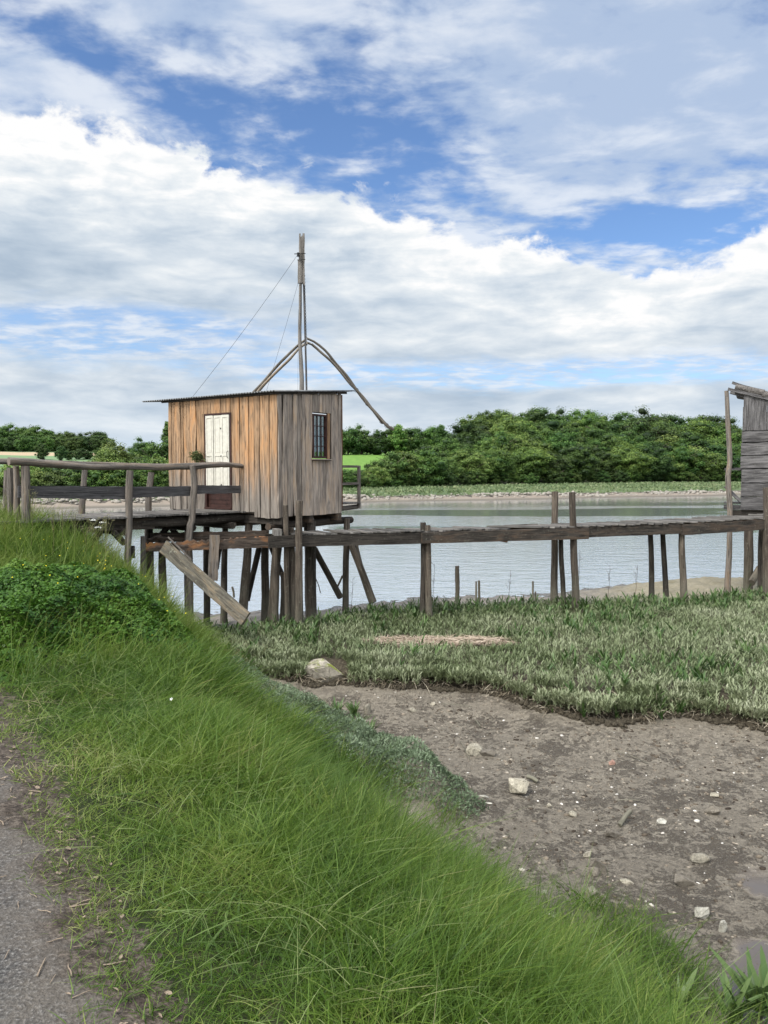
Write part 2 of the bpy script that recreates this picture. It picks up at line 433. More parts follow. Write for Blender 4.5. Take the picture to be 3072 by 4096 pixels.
# --- high broken altocumulus
n_p = N.noise(N.vscale(plane, (1.15, 1.7, 1), (5.2, 3.1, 0)), 1, 4, .5, .4)
n_q = N.noise(N.vscale(plane, (4.4, 5.6, 1), (1.2, .4, 0)), 1, 8, .56, .25)
n_r = N.noise(N.vscale(plane, (13, 15, 1), (.2, .9, 0)), 1, 4, .55, .2)
cov = N.math('ADD', N.math('MULTIPLY', n_p, .26), N.math('ADD', N.math('MULTIPLY', n_q, .50), N.math('MULTIPLY', n_r, .24)))
clear = N.math('ADD', N.math('MULTIPLY', gauss(-.02, .395, .17, .045, -.25), .135), N.math('MULTIPLY', gauss(-.34, .455, .16, .030, -.3), .15))
clear = N.math('ADD', clear, N.math('MULTIPLY', gauss(.34, .285, .10, .022, -.1), .25))
clear = N.math('ADD', clear, N.math('MULTIPLY', gauss(.0, .56, .05, .05, 1), .07))
full = N.math('ADD', N.math('MULTIPLY', gauss(.33, .43, .22, .10), .17), N.math('MULTIPLY', gauss(-.28, .54, .2, .05), .12))
full = N.math('ADD', full, N.math('MULTIPLY', gauss(-.42, .42, .10, .04), .10))
cv = N.math('ADD', N.math('SUBTRACT', cov, clear), full)
m_hi = N.math('MULTIPLY', N.maprange(cv, .385, .585), .86)
# --- cloud light and shade
lit_hi = N.mix(N.maprange(N.math('ADD', n_q, N.math('MULTIPLY', gauss(.33, .45, .26, .12), -.12)), .36, .66), (.50, .61, .79, 1), (.84, .89, .96, 1))
edge = N.maprange(topd, .0, .13, 1, 0)
n_c = N.noise(N.vscale(ang, (5, 15, 1), (2, 2, 0)), 1, 6, .52, .3)
n_d = N.noise(N.vscale(ang, (13, 46, 1), (7, 2, 0)), 1, 6, .55, .3)
bri = N.math('ADD', N.math('MULTIPLY', edge, .32), N.math('ADD', N.math('MULTIPLY', n_c, .95), N.math('MULTIPLY', n_d, .72)))
lit_lo = N.ramp(N.maprange(bri, .55, 1.12, 0, 1, False), [(0, (.43, .53, .65)), (.35, (.56, .65, .75)), (.6, (.70, .77, .84)), (.85, (.86, .90, .93)), (1, (1, 1, 1))])
c = N.mix(m_hi, blue, lit_hi)
c = N.mix(m_low, c, lit_lo)
haze = N.maprange(el, .0, .12, .5, 0)
c = N.mix(haze, c, (.68, .79, .90, 1))
c = N.mix(N.maprange(el, -.02, 0, 1, 0), c, (.16, .18, .15, 1))
# added sky glow around the sun, unseen behind the viewer, to brighten the scene
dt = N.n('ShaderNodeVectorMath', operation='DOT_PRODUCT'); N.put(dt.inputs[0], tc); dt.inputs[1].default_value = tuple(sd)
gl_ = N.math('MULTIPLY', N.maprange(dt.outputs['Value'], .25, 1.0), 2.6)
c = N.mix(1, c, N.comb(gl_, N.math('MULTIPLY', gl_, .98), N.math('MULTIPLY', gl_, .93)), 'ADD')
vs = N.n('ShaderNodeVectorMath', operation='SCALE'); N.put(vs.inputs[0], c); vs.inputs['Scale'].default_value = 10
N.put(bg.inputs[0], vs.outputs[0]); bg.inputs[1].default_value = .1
# ------------------------------------------------------------------ ground materials
def geo_sep(N):
    g = N.n('ShaderNodeNewGeometry').outputs['Position']
    sp = N.n('ShaderNodeSeparateXYZ'); N.put(sp.inputs[0], g); return g, sp.outputs
def S_node(N, x, y):
    return N.math('SUBTRACT', N.math('ADD', N.math('MULTIPLY', x, .840), N.math('MULTIPLY', y, .542)), .506)

# asphalt with a dirty edge
m_path, N, b = new_mat('asphalt')
g, (x, y, z) = geo_sep(N)
s = S_node(N, x, y)
big = N.noise(g, 1.6, 5, .6); fine = N.noise(g, 75, 3, .6); mid = N.noise(g, 24, 4, .65)
vd, vc = N.vor(g, 60)
grit = N.ramp(N.math('ADD', N.math('MULTIPLY', fine, .75), N.math('MULTIPLY', N.noise(g, 200, 2, .6), .25)), [(.38, (.016, .016, .016)), (.48, (.055, .053, .051)), (.56, (.105, .101, .096)), (.66, (.27, .26, .24))])
asph = N.mix(N.math('MULTIPLY', N.maprange(mid, .45, .62), .35), grit, (.11, .098, .085))
asph = N.mix(N.math('MULTIPLY', N.maprange(big, .42, .66), .30), asph, (.13, .118, .098), 'MIX')
sn = N.math('ADD', s, N.math('ADD', N.math('MULTIPLY', N.math('SUBTRACT', N.noise(g, 2.4, 5, .6), .5), .55), N.math('MULTIPLY', N.math('SUBTRACT', mid, .5), .12)))
dirt = N.ramp(N.math('ADD', N.math('MULTIPLY', mid, .6), N.math('MULTIPLY', fine, .4)), [(.36, (.016, .012, .009)), (.5, (.060, .047, .036)), (.64, (.15, .125, .10))])
pale = N.mix(N.maprange(sn, -.30, -.10), asph, N.mix(.45, asph, (.12, .10, .078)))
col = N.mix(N.maprange(sn, -.10, .02), pale, dirt)
N.put(b.inputs['Base Color'], col); b.inputs['Roughness'].default_value = .9
N.put(b.inputs['Normal'], N.bump(fine, .9, .012))

m_soil, N, b = new_mat('grass_soil')
g, _ = geo_sep(N)
f = N.math('ADD', N.math('MULTIPLY', N.noise(g, 9, 5, .6), .5), N.math('MULTIPLY', N.noise(g, 60, 4, .7), .5))
g, (x, y, z) = geo_sep(N)
gc = N.ramp(f, [(.32, (.010, .015, .004)), (.5, (.026, .036, .010)), (.68, (.07, .068, .028))])
mc = N.ramp(f, [(.36, (.06, .052, .036)), (.5, (.15, .13, .095)), (.62, (.27, .235, .18))])
N.put(b.inputs['Base Color'], N.mix(N.maprange(N.math('ADD', z, N.math('MULTIPLY', N.noise(g, 5, 4, .6), .35)), -.88, -1.22), gc, mc))
N.put(b.inputs['Normal'], N.bump(f, .8, .03))

# mud of the drained creek
m_mud, N, b = new_mat('mud')
g, (x, y, z) = geo_sep(N)
n1 = N.noise(g, 2.1, 6, .68, .3); n2 = N.noise(g, 13, 7, .80, .5); n3 = N.noise(g, 45, 6, .8, .3); n4 = N.noise(g, 150, 3, .7)
base = N.ramp(N.math('ADD', N.math('MULTIPLY', n1, .5), N.math('MULTIPLY', n3, .5)), [(.38, (.150, .128, .096)), (.5, (.325, .282, .216)), (.60, (.48, .425, .33))])
near = N.maprange(y, 4.5, 9.5, 1, 0)
alg = N.math('ADD', N.math('ADD', N.math('MULTIPLY', n1, .34), N.math('MULTIPLY', n2, .36)), N.math('ADD', N.math('MULTIPLY', n3, .34), N.math('MULTIPLY', near, .012)))
inner = N.maprange(z, -1.60, -1.69)
af = N.math('MULTIPLY', N.maprange(alg, .518, .56), N.math('MULTIPLY', inner, .88))
algc = N.ramp(N.math('ADD', N.math('MULTIPLY', n4, .6), N.math('MULTIPLY', n2, .4)), [(.40, (.014, .010, .007)), (.48, (.070, .051, .035)), (.55, (.155, .125, .088)), (.64, (.29, .25, .185))])
col = N.mix(af, base, algc)
sp_ = N.maprange(N.noise(g, 85, 2, .5), .70, .73)
col = N.mix(N.math('MULTIPLY', sp_, .6), col, (.42, .40, .36))
wetn = N.noise(N.vscale(g, (1, 1, .2)), 1.7, 3, .5)
wx = N.maprange(N.math('ADD', N.math('DIVIDE', x, y), N.math('MULTIPLY', N.math('SUBTRACT', wetn, .5), .35)), .485, .52)
wet = N.math('MULTIPLY', N.math('MULTIPLY', wx, N.maprange(y, 6.5, 6.0)), N.maprange(N.math('ADD', wetn, N.math('MULTIPLY', n2, .45)), .66, .73))
col = N.mix(wet, col, (.10, .085, .072))
N.put(b.inputs['Base Color'], col)
N.put(b.inputs['Roughness'], N.mix(wet, N.mix(N.maprange(n2, .4, .6), (.6, .6, .6, 1), (.8, .8, .8, 1)), (.12, .12, .12, 1)))
b.inputs['Specular IOR Level'].default_value = .45
hh = N.math('ADD', N.math('MULTIPLY', n2, 1.0), N.math('ADD', N.math('MULTIPLY', n3, .7), N.math('MULTIPLY', N.math('MULTIPLY', af, n4), 1.1)))
N.put(b.inputs['Normal'], N.bump(hh, N.math('SUBTRACT', 1.0, N.math('MULTIPLY', wet, .96)), .05))

m_marsh, N, b = new_mat('marsh_soil')
g, (x, y, z) = geo_sep(N)
n1 = N.noise(g, 3, 5, .65); n2 = N.noise(g, 26, 6, .75, .4); n3 = N.noise(g, 90, 4, .7)
f = N.math('ADD', N.math('MULTIPLY', n2, .6), N.math('MULTIPLY', n3, .4))
N.put(b.inputs['Base Color'], N.ramp(f, [(.34, (.022, .017, .011)), (.5, (.075, .062, .042)), (.62, (.14, .12, .085)), (.75, (.22, .2, .15))]))
N.put(b.inputs['Normal'], N.bump(f, 1.0, .06))

m_shore, N, b = new_mat('river_mud')
g, (x, y, z) = geo_sep(N)
n1 = N.noise(g, 1.4, 6, .65, .3); n2 = N.noise(g, 12, 5, .7, .3)
sx = N.maprange(x, 4.5, 8)
c0 = N.ramp(N.math('ADD', N.math('MULTIPLY', n1, .5), N.math('MULTIPLY', n2, .5)), [(.35, (.13, .115, .095)), (.6, (.24, .215, .18))])
c1 = N.ramp(N.math('ADD', N.math('MULTIPLY', n1, .5), N.math('MULTIPLY', n2, .5)), [(.35, (.15, .135, .085)), (.6, (.27, .24, .17))])
col = N.mix(sx, c0, c1)
wl = N.maprange(z, -1.98, -1.84, 1, 0)
col = N.mix(wl, col, (.11, .10, .085))
N.put(b.inputs['Base Color'], col); N.put(b.inputs['Roughness'], N.mix(wl, (.6, .6, .6, 1), (.25, .25, .25, 1)))
N.put(b.inputs['Normal'], N.bump(N.math('ADD', n1, n2), .7, .06))

m_beach, N, b = new_mat('far_mud_bank')
g, (x, y, z) = geo_sep(N)
n1 = N.noise(g, .35, 5, .6); n2 = N.noise(g, 2.2, 4, .7)
N.put(b.inputs['Base Color'], N.mix(N.maprange(z, -1.95, -1.80), (.13, .115, .09), N.ramp(N.math('ADD', N.math('MULTIPLY', n1, .5), N.math('MULTIPLY', n2, .5)), [(.3, (.17, .14, .11)), (.7, (.29, .245, .195))])))
m_fmarsh, N, b = new_mat('far_marsh')
g, (x, y, z) = geo_sep(N)
n1 = N.noise(N.vscale(g, (.05, .16, 1)), 1, 5, .6); n2 = N.noise(g, 1.6, 5, .75)
col = N.ramp(N.math('ADD', N.math('MULTIPLY', n1, .55), N.math('MULTIPLY', n2, .45)), [(.3, (.055, .082, .035)), (.47, (.10, .15, .065)), (.6, (.15, .19, .09)), (.75, (.21, .21, .13))])
edge = N.maprange(z, -1.52, -1.36)
rock = N.ramp(N.noise(g, 1.5, 5, .8), [(.38, (.035, .03, .025)), (.5, (.12, .10, .08)), (.60, (.22, .20, .165)), (.7, (.36, .33, .28))])
col = N.mix(edge, rock, col)
N.put(b.inputs['Base Color'], col); N.put(b.inputs['Normal'], N.bump(n2, 1, .5))

m_field, N, b = new_mat('fields')
g, (x, y, z) = geo_sep(N)
n1 = N.noise(g, .05, 4, .6); n2 = N.noise(g, .9, 4, .6)
bands = N.noise(N.vscale(g, (.002, .0135, 0)), 1, 0)
grn = N.mix(N.maprange(n2, .3, .7), (.10, .20, .035), (.15, .26, .05))
blu = N.mix(N.maprange(n2, .3, .7), (.12, .20, .09), (.17, .25, .12))
tan = N.mix(N.maprange(n2, .3, .7), (.36, .27, .17), (.44, .34, .22))
r = N.math('DIVIDE', x, y)
lf = N.maprange(r, -.10, -.14)
e1 = N.maprange(N.math('ADD', y, N.math('MULTIPLY', x, .15)), 258, 262); e2 = N.maprange(N.math('ADD', y, N.math('MULTIPLY', x, -.1)), 352, 356)
lcol = N.mix(e1, blu, tan); lcol = N.mix(e2, lcol, blu)
col = N.mix(lf, grn, lcol)
wood_f = N.maprange(r, .06, .10)
col = N.mix(wood_f, col, (.03, .035, .018))
N.put(b.inputs['Base Color'], col)

# ------------------------------------------------------------------ the ground sheet: one grid, its faces shared out by region
def lines(lo, hi, step, far_lo, far_hi, cap, lim):
    a = list(np.arange(lo, hi, step)); v = a[-1]; st = step
    while v < far_hi:
        st = min(st * 1.07, cap) if v < lim else st * 1.09
        v += st; a.append(v)
    v = a[0]; st = step; pre = []
    while v > far_lo:
        st = min(st * 1.09, cap) if v > -lim else st * 1.12
        v -= st; pre.append(v)
    return np.array(pre[::-1] + a)
gx = lines(-7.5, 9.5, .075, -1500, 1500, 2.2, 80)
gy = lines(1.4, 24, .075, -400, 2500, 1.0, 130)
GX, GY = np.meshgrid(gx, gy); GZ = ground(GX, GY)
nx, ny = len(gx), len(gy)
VV = np.stack([GX.ravel(), GY.ravel(), GZ.ravel()], 1)
cx = (GX[:-1, :-1] + GX[1:, 1:]) / 2; cy = (GY[:-1, :-1] + GY[1:, 1:]) / 2; cz = (GZ[:-1, :-1] + GZ[1:, 1:]) / 2
sS = s_of(cx, cy); me_ = marsh_edge(cx, cy); mb_ = marsh_back(cx)
bank_here = (sS < 4.6) & (cz > -1.56 + (fbm(cx * 3, cy * 3, 3, 2) - .5) * .12)
bank_here |= sS < 1.6
reg = np.full(cx.shape, 'mudflat', dtype=object)
reg[(cy > me_ - .12)] = 'marsh_ground'
reg[(cy > mb_ + .1)] = 'river_shore'
reg[bank_here & (cy < 17)] = 'grass_bank'
reg[bank_here & (cy < 17) & (sS < .20)] = 'path'
dfar = cy - yb_of(cx); tfar = cy - yt_of(cx, cy)
far = cy > 45
reg[far] = 'river_bed'
reg[far & (dfar > -10)] = 'far_mud_bank'
reg[far & (cz > -1.62) & (dfar > 0)] = 'far_marsh'
reg[far & (tfar > 0)] = 'hills'
reg[(~far) & (cy > 26)] = 'river_bed'
mats = dict(mudflat=m_mud, marsh_ground=m_marsh, river_shore=m_shore, grass_bank=m_soil, path=m_path, far_mud_bank=m_beach, far_marsh=m_fmarsh, hills=m_field, river_bed=m_shore)
idx = np.arange(nx * ny).reshape(ny, nx)
quads = np.stack([idx[:-1, :-1], idx[:-1, 1:], idx[1:, 1:], idx[1:, :-1]], -1)
for name, mt in mats.items():
    q = quads[reg == name]
    if not len(q): continue
    used, inv = np.unique(q.ravel(), return_inverse=True)
    o = np_mesh(name, VV[used], inv, np.arange(len(q)) * 4, np.full(len(q), 4), None, mt, (0, 0, 0), smooth=True)
    tag(o, kind='structure')

# ------------------------------------------------------------------ the river
m_water, N, b = new_mat('river_water')
g, (x, y, z) = geo_sep(N)
rip = N.noise(N.vscale(g, (1.0, 1.7, 1)), 2.6, 5, .62, .3)
rip2 = N.noise(N.vscale(g, (1.0, 2.4, 1)), .55, 4, .6, .2)
calm = N.noise(N.vscale(g, (.022, .085, 1), (3.1, 1.6, 0)), 1, 5, .55, .35)
cf = N.math('MULTIPLY', N.maprange(calm, .47, .53), N.math('MULTIPLY', N.maprange(y, 33, 44), 1))
far_e = N.maprange(N.math('SUBTRACT', y, N.math('ADD', 88.7, N.math('MULTIPLY', x, .49))), -24, -8)
cf = N.math('MAXIMUM', cf, N.math('MULTIPLY', far_e, .8))
h = N.math('ADD', N.math('MULTIPLY', rip, .55), N.math('MULTIPLY', rip2, .8))
st = N.math('SUBTRACT', 1, N.math('MULTIPLY', cf, .82))
N.put(b.inputs['Base Color'], (.76, .80, .82, 1)); b.inputs['Metallic'].default_value = .80; b.inputs['Roughness'].default_value = .06
b.inputs['IOR'].default_value = 1.75; b.inputs['Specular IOR Level'].default_value = .5
N.put(b.inputs['Normal'], N.bump(h, N.math('MULTIPLY', st, .62), .055))
mb = MB(); mb.add([(-900, 14, -2), (900, 14, -2), (900, 700, -2), (-900, 700, -2)], [(0, 1, 2, 3)], [[(0, 0)] * 4], .5)
tag(mb.build('river_water', m_water, None, (0, 14, -2)), kind='structure')
# ------------------------------------------------------------------ woods
W_TAN = wood('tan_planks', (.150, .092, .052), (.42, .280, .168), alt=(.36, .19, .085), grey_z=(.95, 2.1, (.20, .175, .15)), lichen=0, tvar=.75, gscale=.7)
W_GREY = wood('silver_planks', (.15, .122, .100), (.47, .405, .34), alt=(.38, .28, .195), lichen=.0, tvar=.75, gscale=.8)
W_RAIL = wood('rail_wood', (.050, .044, .038), (.235, .208, .182), alt=(.16, .12, .085), lichen=.12)
W_SLAT = wood('slate_boards', (.038, .036, .037), (.115, .110, .111), lichen=.05, tvar=.3)
W_DECK = wood('deck_boards', (.045, .042, .038), (.215, .20, .182), lichen=.12, tvar=.9)
W_BEAM = wood('dark_beams', (.018, .015, .012), (.085, .073, .061), alt=(.10, .062, .038), lichen=.12)
W_POST = wood('stilt_wood', (.034, .026, .020), (.165, .135, .105), wet=(-1.9, -.35, (.165, .158, .118)), lichen=.2)
W_POSTD = wood('dark_stilts', (.020, .017, .014), (.085, .07, .056), wet=(-1.7, -.7, (.11, .105, .08)), lichen=.15)
W_ROT = wood('rotten_beam', (.035, .026, .020), (.125, .098, .078), alt=(.30, .13, .045), lichen=.1)
W_LEAN = wood('lichened_plank', (.048, .044, .034), (.150, .140, .115), alt=(.19, .15, .10), lichen=.3)
W_OLD = wood('weathered_black_boards', (.034, .032, .032), (.175, .168, .166), lichen=.12, tvar=.4)
W_POLE = wood('pole_wood', (.10, .092, .082), (.27, .25, .225), lichen=.08)
W_NET = wood('net_poles', (.11, .098, .080), (.29, .26, .215), alt=(.24, .17, .11), lichen=.05)
W_DARKIN = wood('dark_backing', (.012, .009, .007), (.03, .022, .016), lichen=0)
M_WHITE = plain('white_paint', (.56, .54, .465), .55, nscale=14, var=.09, bump=.08)
M_RED = plain('dark_red_paint', (.042, .019, .015), .5, nscale=9, var=.3, bump=.1)
M_STEEL = plain('galvanised_steel', (.30, .31, .32), .5, .6, 20, .25)
M_TIN = plain('corrugated_tin', (.13, .135, .135), .6, .2, 5, .35)
M_BLACK = plain('black_iron', (.02, .02, .02), .5, .5)
m_glass, N, b = new_mat('window_glass')
lw = N.n('ShaderNodeBsdfTransparent'); gl = N.n('ShaderNodeBsdfGlossy'); gl.inputs['Roughness'].default_value = .03
gl.inputs[0].default_value = (.9, .95, 1, 1); lw.inputs[0].default_value = (.45, .5, .5, 1)
mx = N.n('ShaderNodeMixShader'); mx.inputs[0].default_value = .22
N.t.links.new(lw.outputs[0], mx.inputs[1]); N.t.links.new(gl.outputs[0], mx.inputs[2]); N.t.links.new(mx.outputs[0], m_glass.node_tree.nodes['Material Output'].inputs[0])

# ------------------------------------------------------------------ the fishing hut on stilts
C0 = Vector((-2.0, 14.5, 0)); Lc = Vector((-4.52, 16.3, 0)); Rc = Vector((-.89, 16.05, 0))
U = (Lc - C0).normalized(); Vd = (Rc - C0).normalized(); UL = (Lc - C0).length; VL = (Rc - C0).length
UP = Vector((0, 0, 1))
def H(v, u, z): return C0 + Vd * v + U * u + UP * z
def wall_u(px):
    r = (px - 1536) / FPX; return (r * C0.y - C0.x) / (U.x - r * U.y)
def wall_v(px):
    r = (px - 1536) / FPX; return (r * C0.y - C0.x) / (Vd.x - r * Vd.y)
def zleft(px, py):
    u = wall_u(px); return at(px, py, H(0, u, 0).y).z
def zright(px, py):
    v = wall_v(px); return at(px, py, H(v, 0, 0).y).z
hut = thing('fishing_hut', 'plank fishing hut on stilts with tan and grey upright boards and white shutter door', 'hut', (C0.x, C0.y, gz(C0.x, C0.y)))

def plank(mb, P, W0, W1, z0, z1, out, off, th=.024, wavy=.006, tint=None):
    """vertical live-edge board between wall coordinates W0..W1; P(w, z) gives the point on the wall face"""
    n = max(2, int((z1 - z0) / .11)); tint = random.random() if tint is None else tint
    vs = []; l = r = 0; ph = [random.uniform(0, 6.3) for _ in range(4)]; am = random.uniform(.3, 1.6) * wavy
    for k in range(n + 1):
        z = z0 + (z1 - z0) * k / n
        a = W0 + am * (math.sin(z * 2.6 + ph[0]) + .5 * math.sin(z * 7 + ph[1])) + random.uniform(-.3, .3) * wavy
        c = W1 + am * (math.sin(z * 2.3 + ph[2]) + .5 * math.sin(z * 6.1 + ph[3])) + random.uniform(-.3, .3) * wavy
        for (w, o) in ((a, off), (a + .003, off + th), (c - .003, off + th), (c, off)):
            vs.append(P(w, z) + out * o)
    wd = W1 - W0; L = z1 - z0; fs = []; uvs = []; per = [0, th, th + wd, 2 * th + wd]
    for k in range(n):
        for q in range(3):
            a_ = k * 4 + q; fs.append((a_, a_ + 1, a_ + 5, a_ + 4))
            uvs.append([(per[q], L * k / n), (per[q + 1], L * k / n), (per[q + 1], L * (k + 1) / n), (per[q], L * (k + 1) / n)])
    for e in (0, n * 4):
        fs.append((e, e + 1, e + 2, e + 3)); uvs.append([(0, 0), (0, th), (wd, th), (wd, 0)])
    mb.add(vs, fs, uvs, tint)
TOP = 3.06
# door side
mb = MB(); Pf = lambda w, z: H(0, w, z)
zx = lambda t: 600 + t * .6028      # zoom crop to photo pixel
bd = [850, 803, 768, 738, 700, 665, 632, 605, 575, 545]
dz = TOP
door0, door1 = wall_u(932), wall_u(827)
zdoor_top = 2.76; zfl = .84
for i in range(len(bd) - 1):
    u0, u1 = wall_u(zx(bd[i])), wall_u(zx(bd[i + 1]))
    if i == 0: u0 = -.01
    lowz = .70 + random.uniform(0, .02) if bd[i] > 700 else .80 + random.uniform(0, .015)
    plank(mb, Pf, u0 + .006, u1 - .006, lowz, TOP - .01, -Vd, .001 + (i % 2) * .012, tint=[.75, .62, .9, .5, .8, .95, .65, .72, .55][i])
for (a, c, t) in ((375, 345, .35), (345, 318, .55), (318, 283, .85), (283, 252, .5), (252, 232, .75), (232, 216, .3), (216, 176, .7), (176, 160, .4), (160, 138, .5)):
    u0, u1 = wall_u(zx(a)), wall_u(zx(c)); top = TOP - .01 if a < 350 else zdoor_top
    plank(mb, Pf, u0 + .004, u1 - .004, .79 + random.uniform(0, .02), top, -Vd, .001 + random.choice((0, .012, .02)), tint=t, wavy=.011)
ub = [wall_u(zx(t)) for t in (547, 482, 415, 375, 345)]
for i in range(4): plank(mb, Pf, ub[i] + .003, ub[i + 1] - .003, zdoor_top - .01, TOP - .012, -Vd, .016, tint=[.6, .75, .5, .65][i], wavy=.002)
wd_left = mb.build('wall', W_TAN, hut)
wd_left['label'] = 'door side wall of warm tan upright boards with greyed lower ends'
# window side
mb = MB(); Pf = lambda w, z: H(w, 0, z)
win0, win1 = wall_v(zx(1076)), wall_v(zx(1170)); wz0 = zright(1275, 1833); wz1 = zright(1275, 1657)
rb = [850, 876, 905, 945, 968, 1000, 1025, 1075]
for i in range(len(rb) - 1):
    v0, v1 = wall_v(zx(rb[i])), wall_v(zx(rb[i + 1]))
    if i == 0: v0 = -.012
    plank(mb, Pf, v0 + .007, v1 - .007, .725 + random.uniform(-.015, .02), TOP + .084 * v0 - .01, -U, .001 + (i % 2) * .013, tint=[.3, .6, .4, .85, .25, .62, .8][i], wavy=.009)
for (a, c) in ((1072, 1118), (1118, 1137), (1137, 1160), (1160, 1197)):
    v0, v1 = wall_v(zx(a)), wall_v(zx(c)); top = wz1 + .035
    plank(mb, Pf, v0 + .003, v1 - .003, top, TOP + .084 * v0 - .01, -U, .010, wavy=.003)
for (a, c) in ((1077, 1120), (1120, 1162), (1162, 1203)):
    v0, v1 = wall_v(zx(a)), wall_v(zx(c)); plank(mb, Pf, v0 + .004, v1 - .004, .72 + random.uniform(-.01, .01), wz0 - .05, -U, .004, wavy=.007)
for (a, c, t) in ((1199, 1244, .6), (1244, 1266, .35)):
    v0, v1 = wall_v(zx(a)), wall_v(zx(c)); plank(mb, Pf, v0 + .004, v1 - .004, .73, TOP + .084 * v0 - .01, -U, .004, wavy=.007, tint=t)
w2 = mb.build('wall', W_GREY, hut); w2['label'] = 'window side wall of silver grey upright boards'
# corner board, brown, seen edge on
mb = MB(); p = H(VL + .015, .03, 0)
mb.board(H(VL + .005, .045, .84), H(VL + .005, .045, TOP + .12), U, .13, .03, 14, .003, tint=.3); mb.build('corner_board', wood('brown_edge', (.10, .05, .03), (.26, .135, .08), lichen=0), hut)
# far walls with the opening toward the river, and the dark sheathing behind the boards
mb = MB()
bk = VL - .02
for k in range(24):
    u0 = .02 + k * (UL - .04) / 24; u1 = u0 + (UL - .04) / 24
    if .12 < (u0 + u1) / 2 < 2.7: segs = [(.73, 1.25), (TOP - .10, TOP + .13)]
    else: segs = [(.73, TOP + .13)]
    for (a, c) in segs: plank(mb, lambda w, z: H(bk, w, z), u0 + .003, u1 - .003, a, c, Vd, .001, wavy=.003)
w3 = mb.build('wall', W_GREY, hut); w3['label'] = 'river side wall with a wide lookout opening'
mb = MB()
for k in range(15):
    v0 = .03 + k * (VL - .06) / 15; plank(mb, lambda w, z: H(w, UL - .01, z), v0 + .003, v0 + (VL - .06) / 15 - .003, .79, TOP + .084 * v0, U, .001, wavy=.003)
w4 = mb.build('wall', W_GREY, hut); w4['label'] = 'windowless end wall away from the walkway'
mb = MB()
def panel(mb, a, c, z0, z1, P, n, tz=0):
    ctr = P((a + c) / 2, (z0 + z1) / 2) + n * .012; ax = (P(c, 0) - P(a, 0)).normalized()
    mb.box(ctr, ax, n, UP, c - a, .016, z1 - z0)
PL = lambda w, z: H(0, w, z); PR = lambda w, z: H(w, 0, z)
panel(mb, .0, door0, .80, TOP - .03, PL, Vd); panel(mb, door1, UL - .01, .80, TOP - .03, PL, Vd); panel(mb, door0, door1, zdoor_top + .01, TOP - .03, PL, Vd)
panel(mb, .03, win0, .80, TOP - .02, PR, U); panel(mb, win1 + .03, VL - .03, .80, TOP + .06, PR, U); panel(mb, win0, win1 + .03, .80, wz0 - .01, PR, U); panel(mb, win0, win1 + .03, wz1 + .02, TOP + .03, PR, U)
mb.build('wall_lining', W_DARKIN, hut)
mb = MB(); mb.box(H(VL / 2, UL / 2, .79), Vd, UP, U, VL - .06, .05, UL - .06); mb.build('floor', W_BEAM, hut)
# roof of corrugated tin
def tin(u0, u1, v0, v1, zoff, per=.076, amp=.013):
    mb = MB(); n = int((u1 - u0) / per * 8); vs = []
    for i in range(n + 1):
        u = u0 + (u1 - u0) * i / n; dzw = amp * math.sin(2 * math.pi * u / per)
        for (v) in (v0, v1):
            vs.append(H(v, u, TOP + .045 + zoff + .084 * v + dzw))
            vs.append(H(v, u, TOP + .045 + zoff + .084 * v + dzw - .0035))
    fs = []; uvs = []
    for i in range(n):
        a = i * 4; bq = a + 4
        for q in ((a, bq, bq + 2, a + 2), (a + 1, a + 3, bq + 3, bq + 1), (a, a + 1, bq + 1, bq), (a + 2, bq + 2, bq + 3, a + 3)):
            fs.append(q); uvs.append([(0, 0)] * 4)
    mb.add(vs, fs, uvs, .5, True); return mb
roof = tin(-.10, UL + .72, -.16, VL + .34, 0).build('roof', M_TIN, hut)
mb = MB()
mb.board(H(-.045, -.06, TOP + .008), H(-.045, UL + .20, TOP + .008), UP, .055, .028, 12, .002, tint=.3)
mb.board(H(-.10, -.045, TOP - .0), H(VL + .12, -.045, TOP + .17), UP, .045, .03, 8, .001, tint=.2)
for v in (.5, 1.1, 1.7):
    mb.board(H(v, -.08, TOP + .005 + .084 * v), H(v, .3, TOP + .005 + .084 * v), UP, .05, .045, 2, tint=.4)
mb.build('roof_batten', W_BEAM, roof)
# door: dark red frame and leaf behind a white folding shutter
dmid = (door0 + door1) / 2; dw = door1 - door0
door = MB(); door.box(H(.03, dmid, (zfl + zdoor_top) / 2), U, Vd, UP, dw - .02, .03, zdoor_top - zfl); 
for zz in (.9, .98, 1.06): door.box(H(.010, dmid - .01, zz), U, Vd, UP, dw - .12, .012, .066)
door = door.build('door', M_RED, hut)
mb = MB()
mb.box(H(-.018, door0 + .018, (zfl + zdoor_top) / 2), U, Vd, UP, .04, .05, zdoor_top - zfl - .01); mb.box(H(-.018, door1 - .018, (zfl + zdoor_top) / 2), U, Vd, UP, .04, .05, zdoor_top - zfl - .01)
mb.box(H(-.018, dmid, zdoor_top - .02), U, Vd, UP, dw - .09, .045, .035); mb.box(H(-.03, dmid, zfl + .015), U, Vd, UP, dw + .0, .09, .028)
mb.build('frame', M_RED, door)
sh0, sh1 = door0 + .058, door1 - .028; sz0, sz1 = 1.20, zdoor_top - .045; pw = (sh1 - sh0) / 3
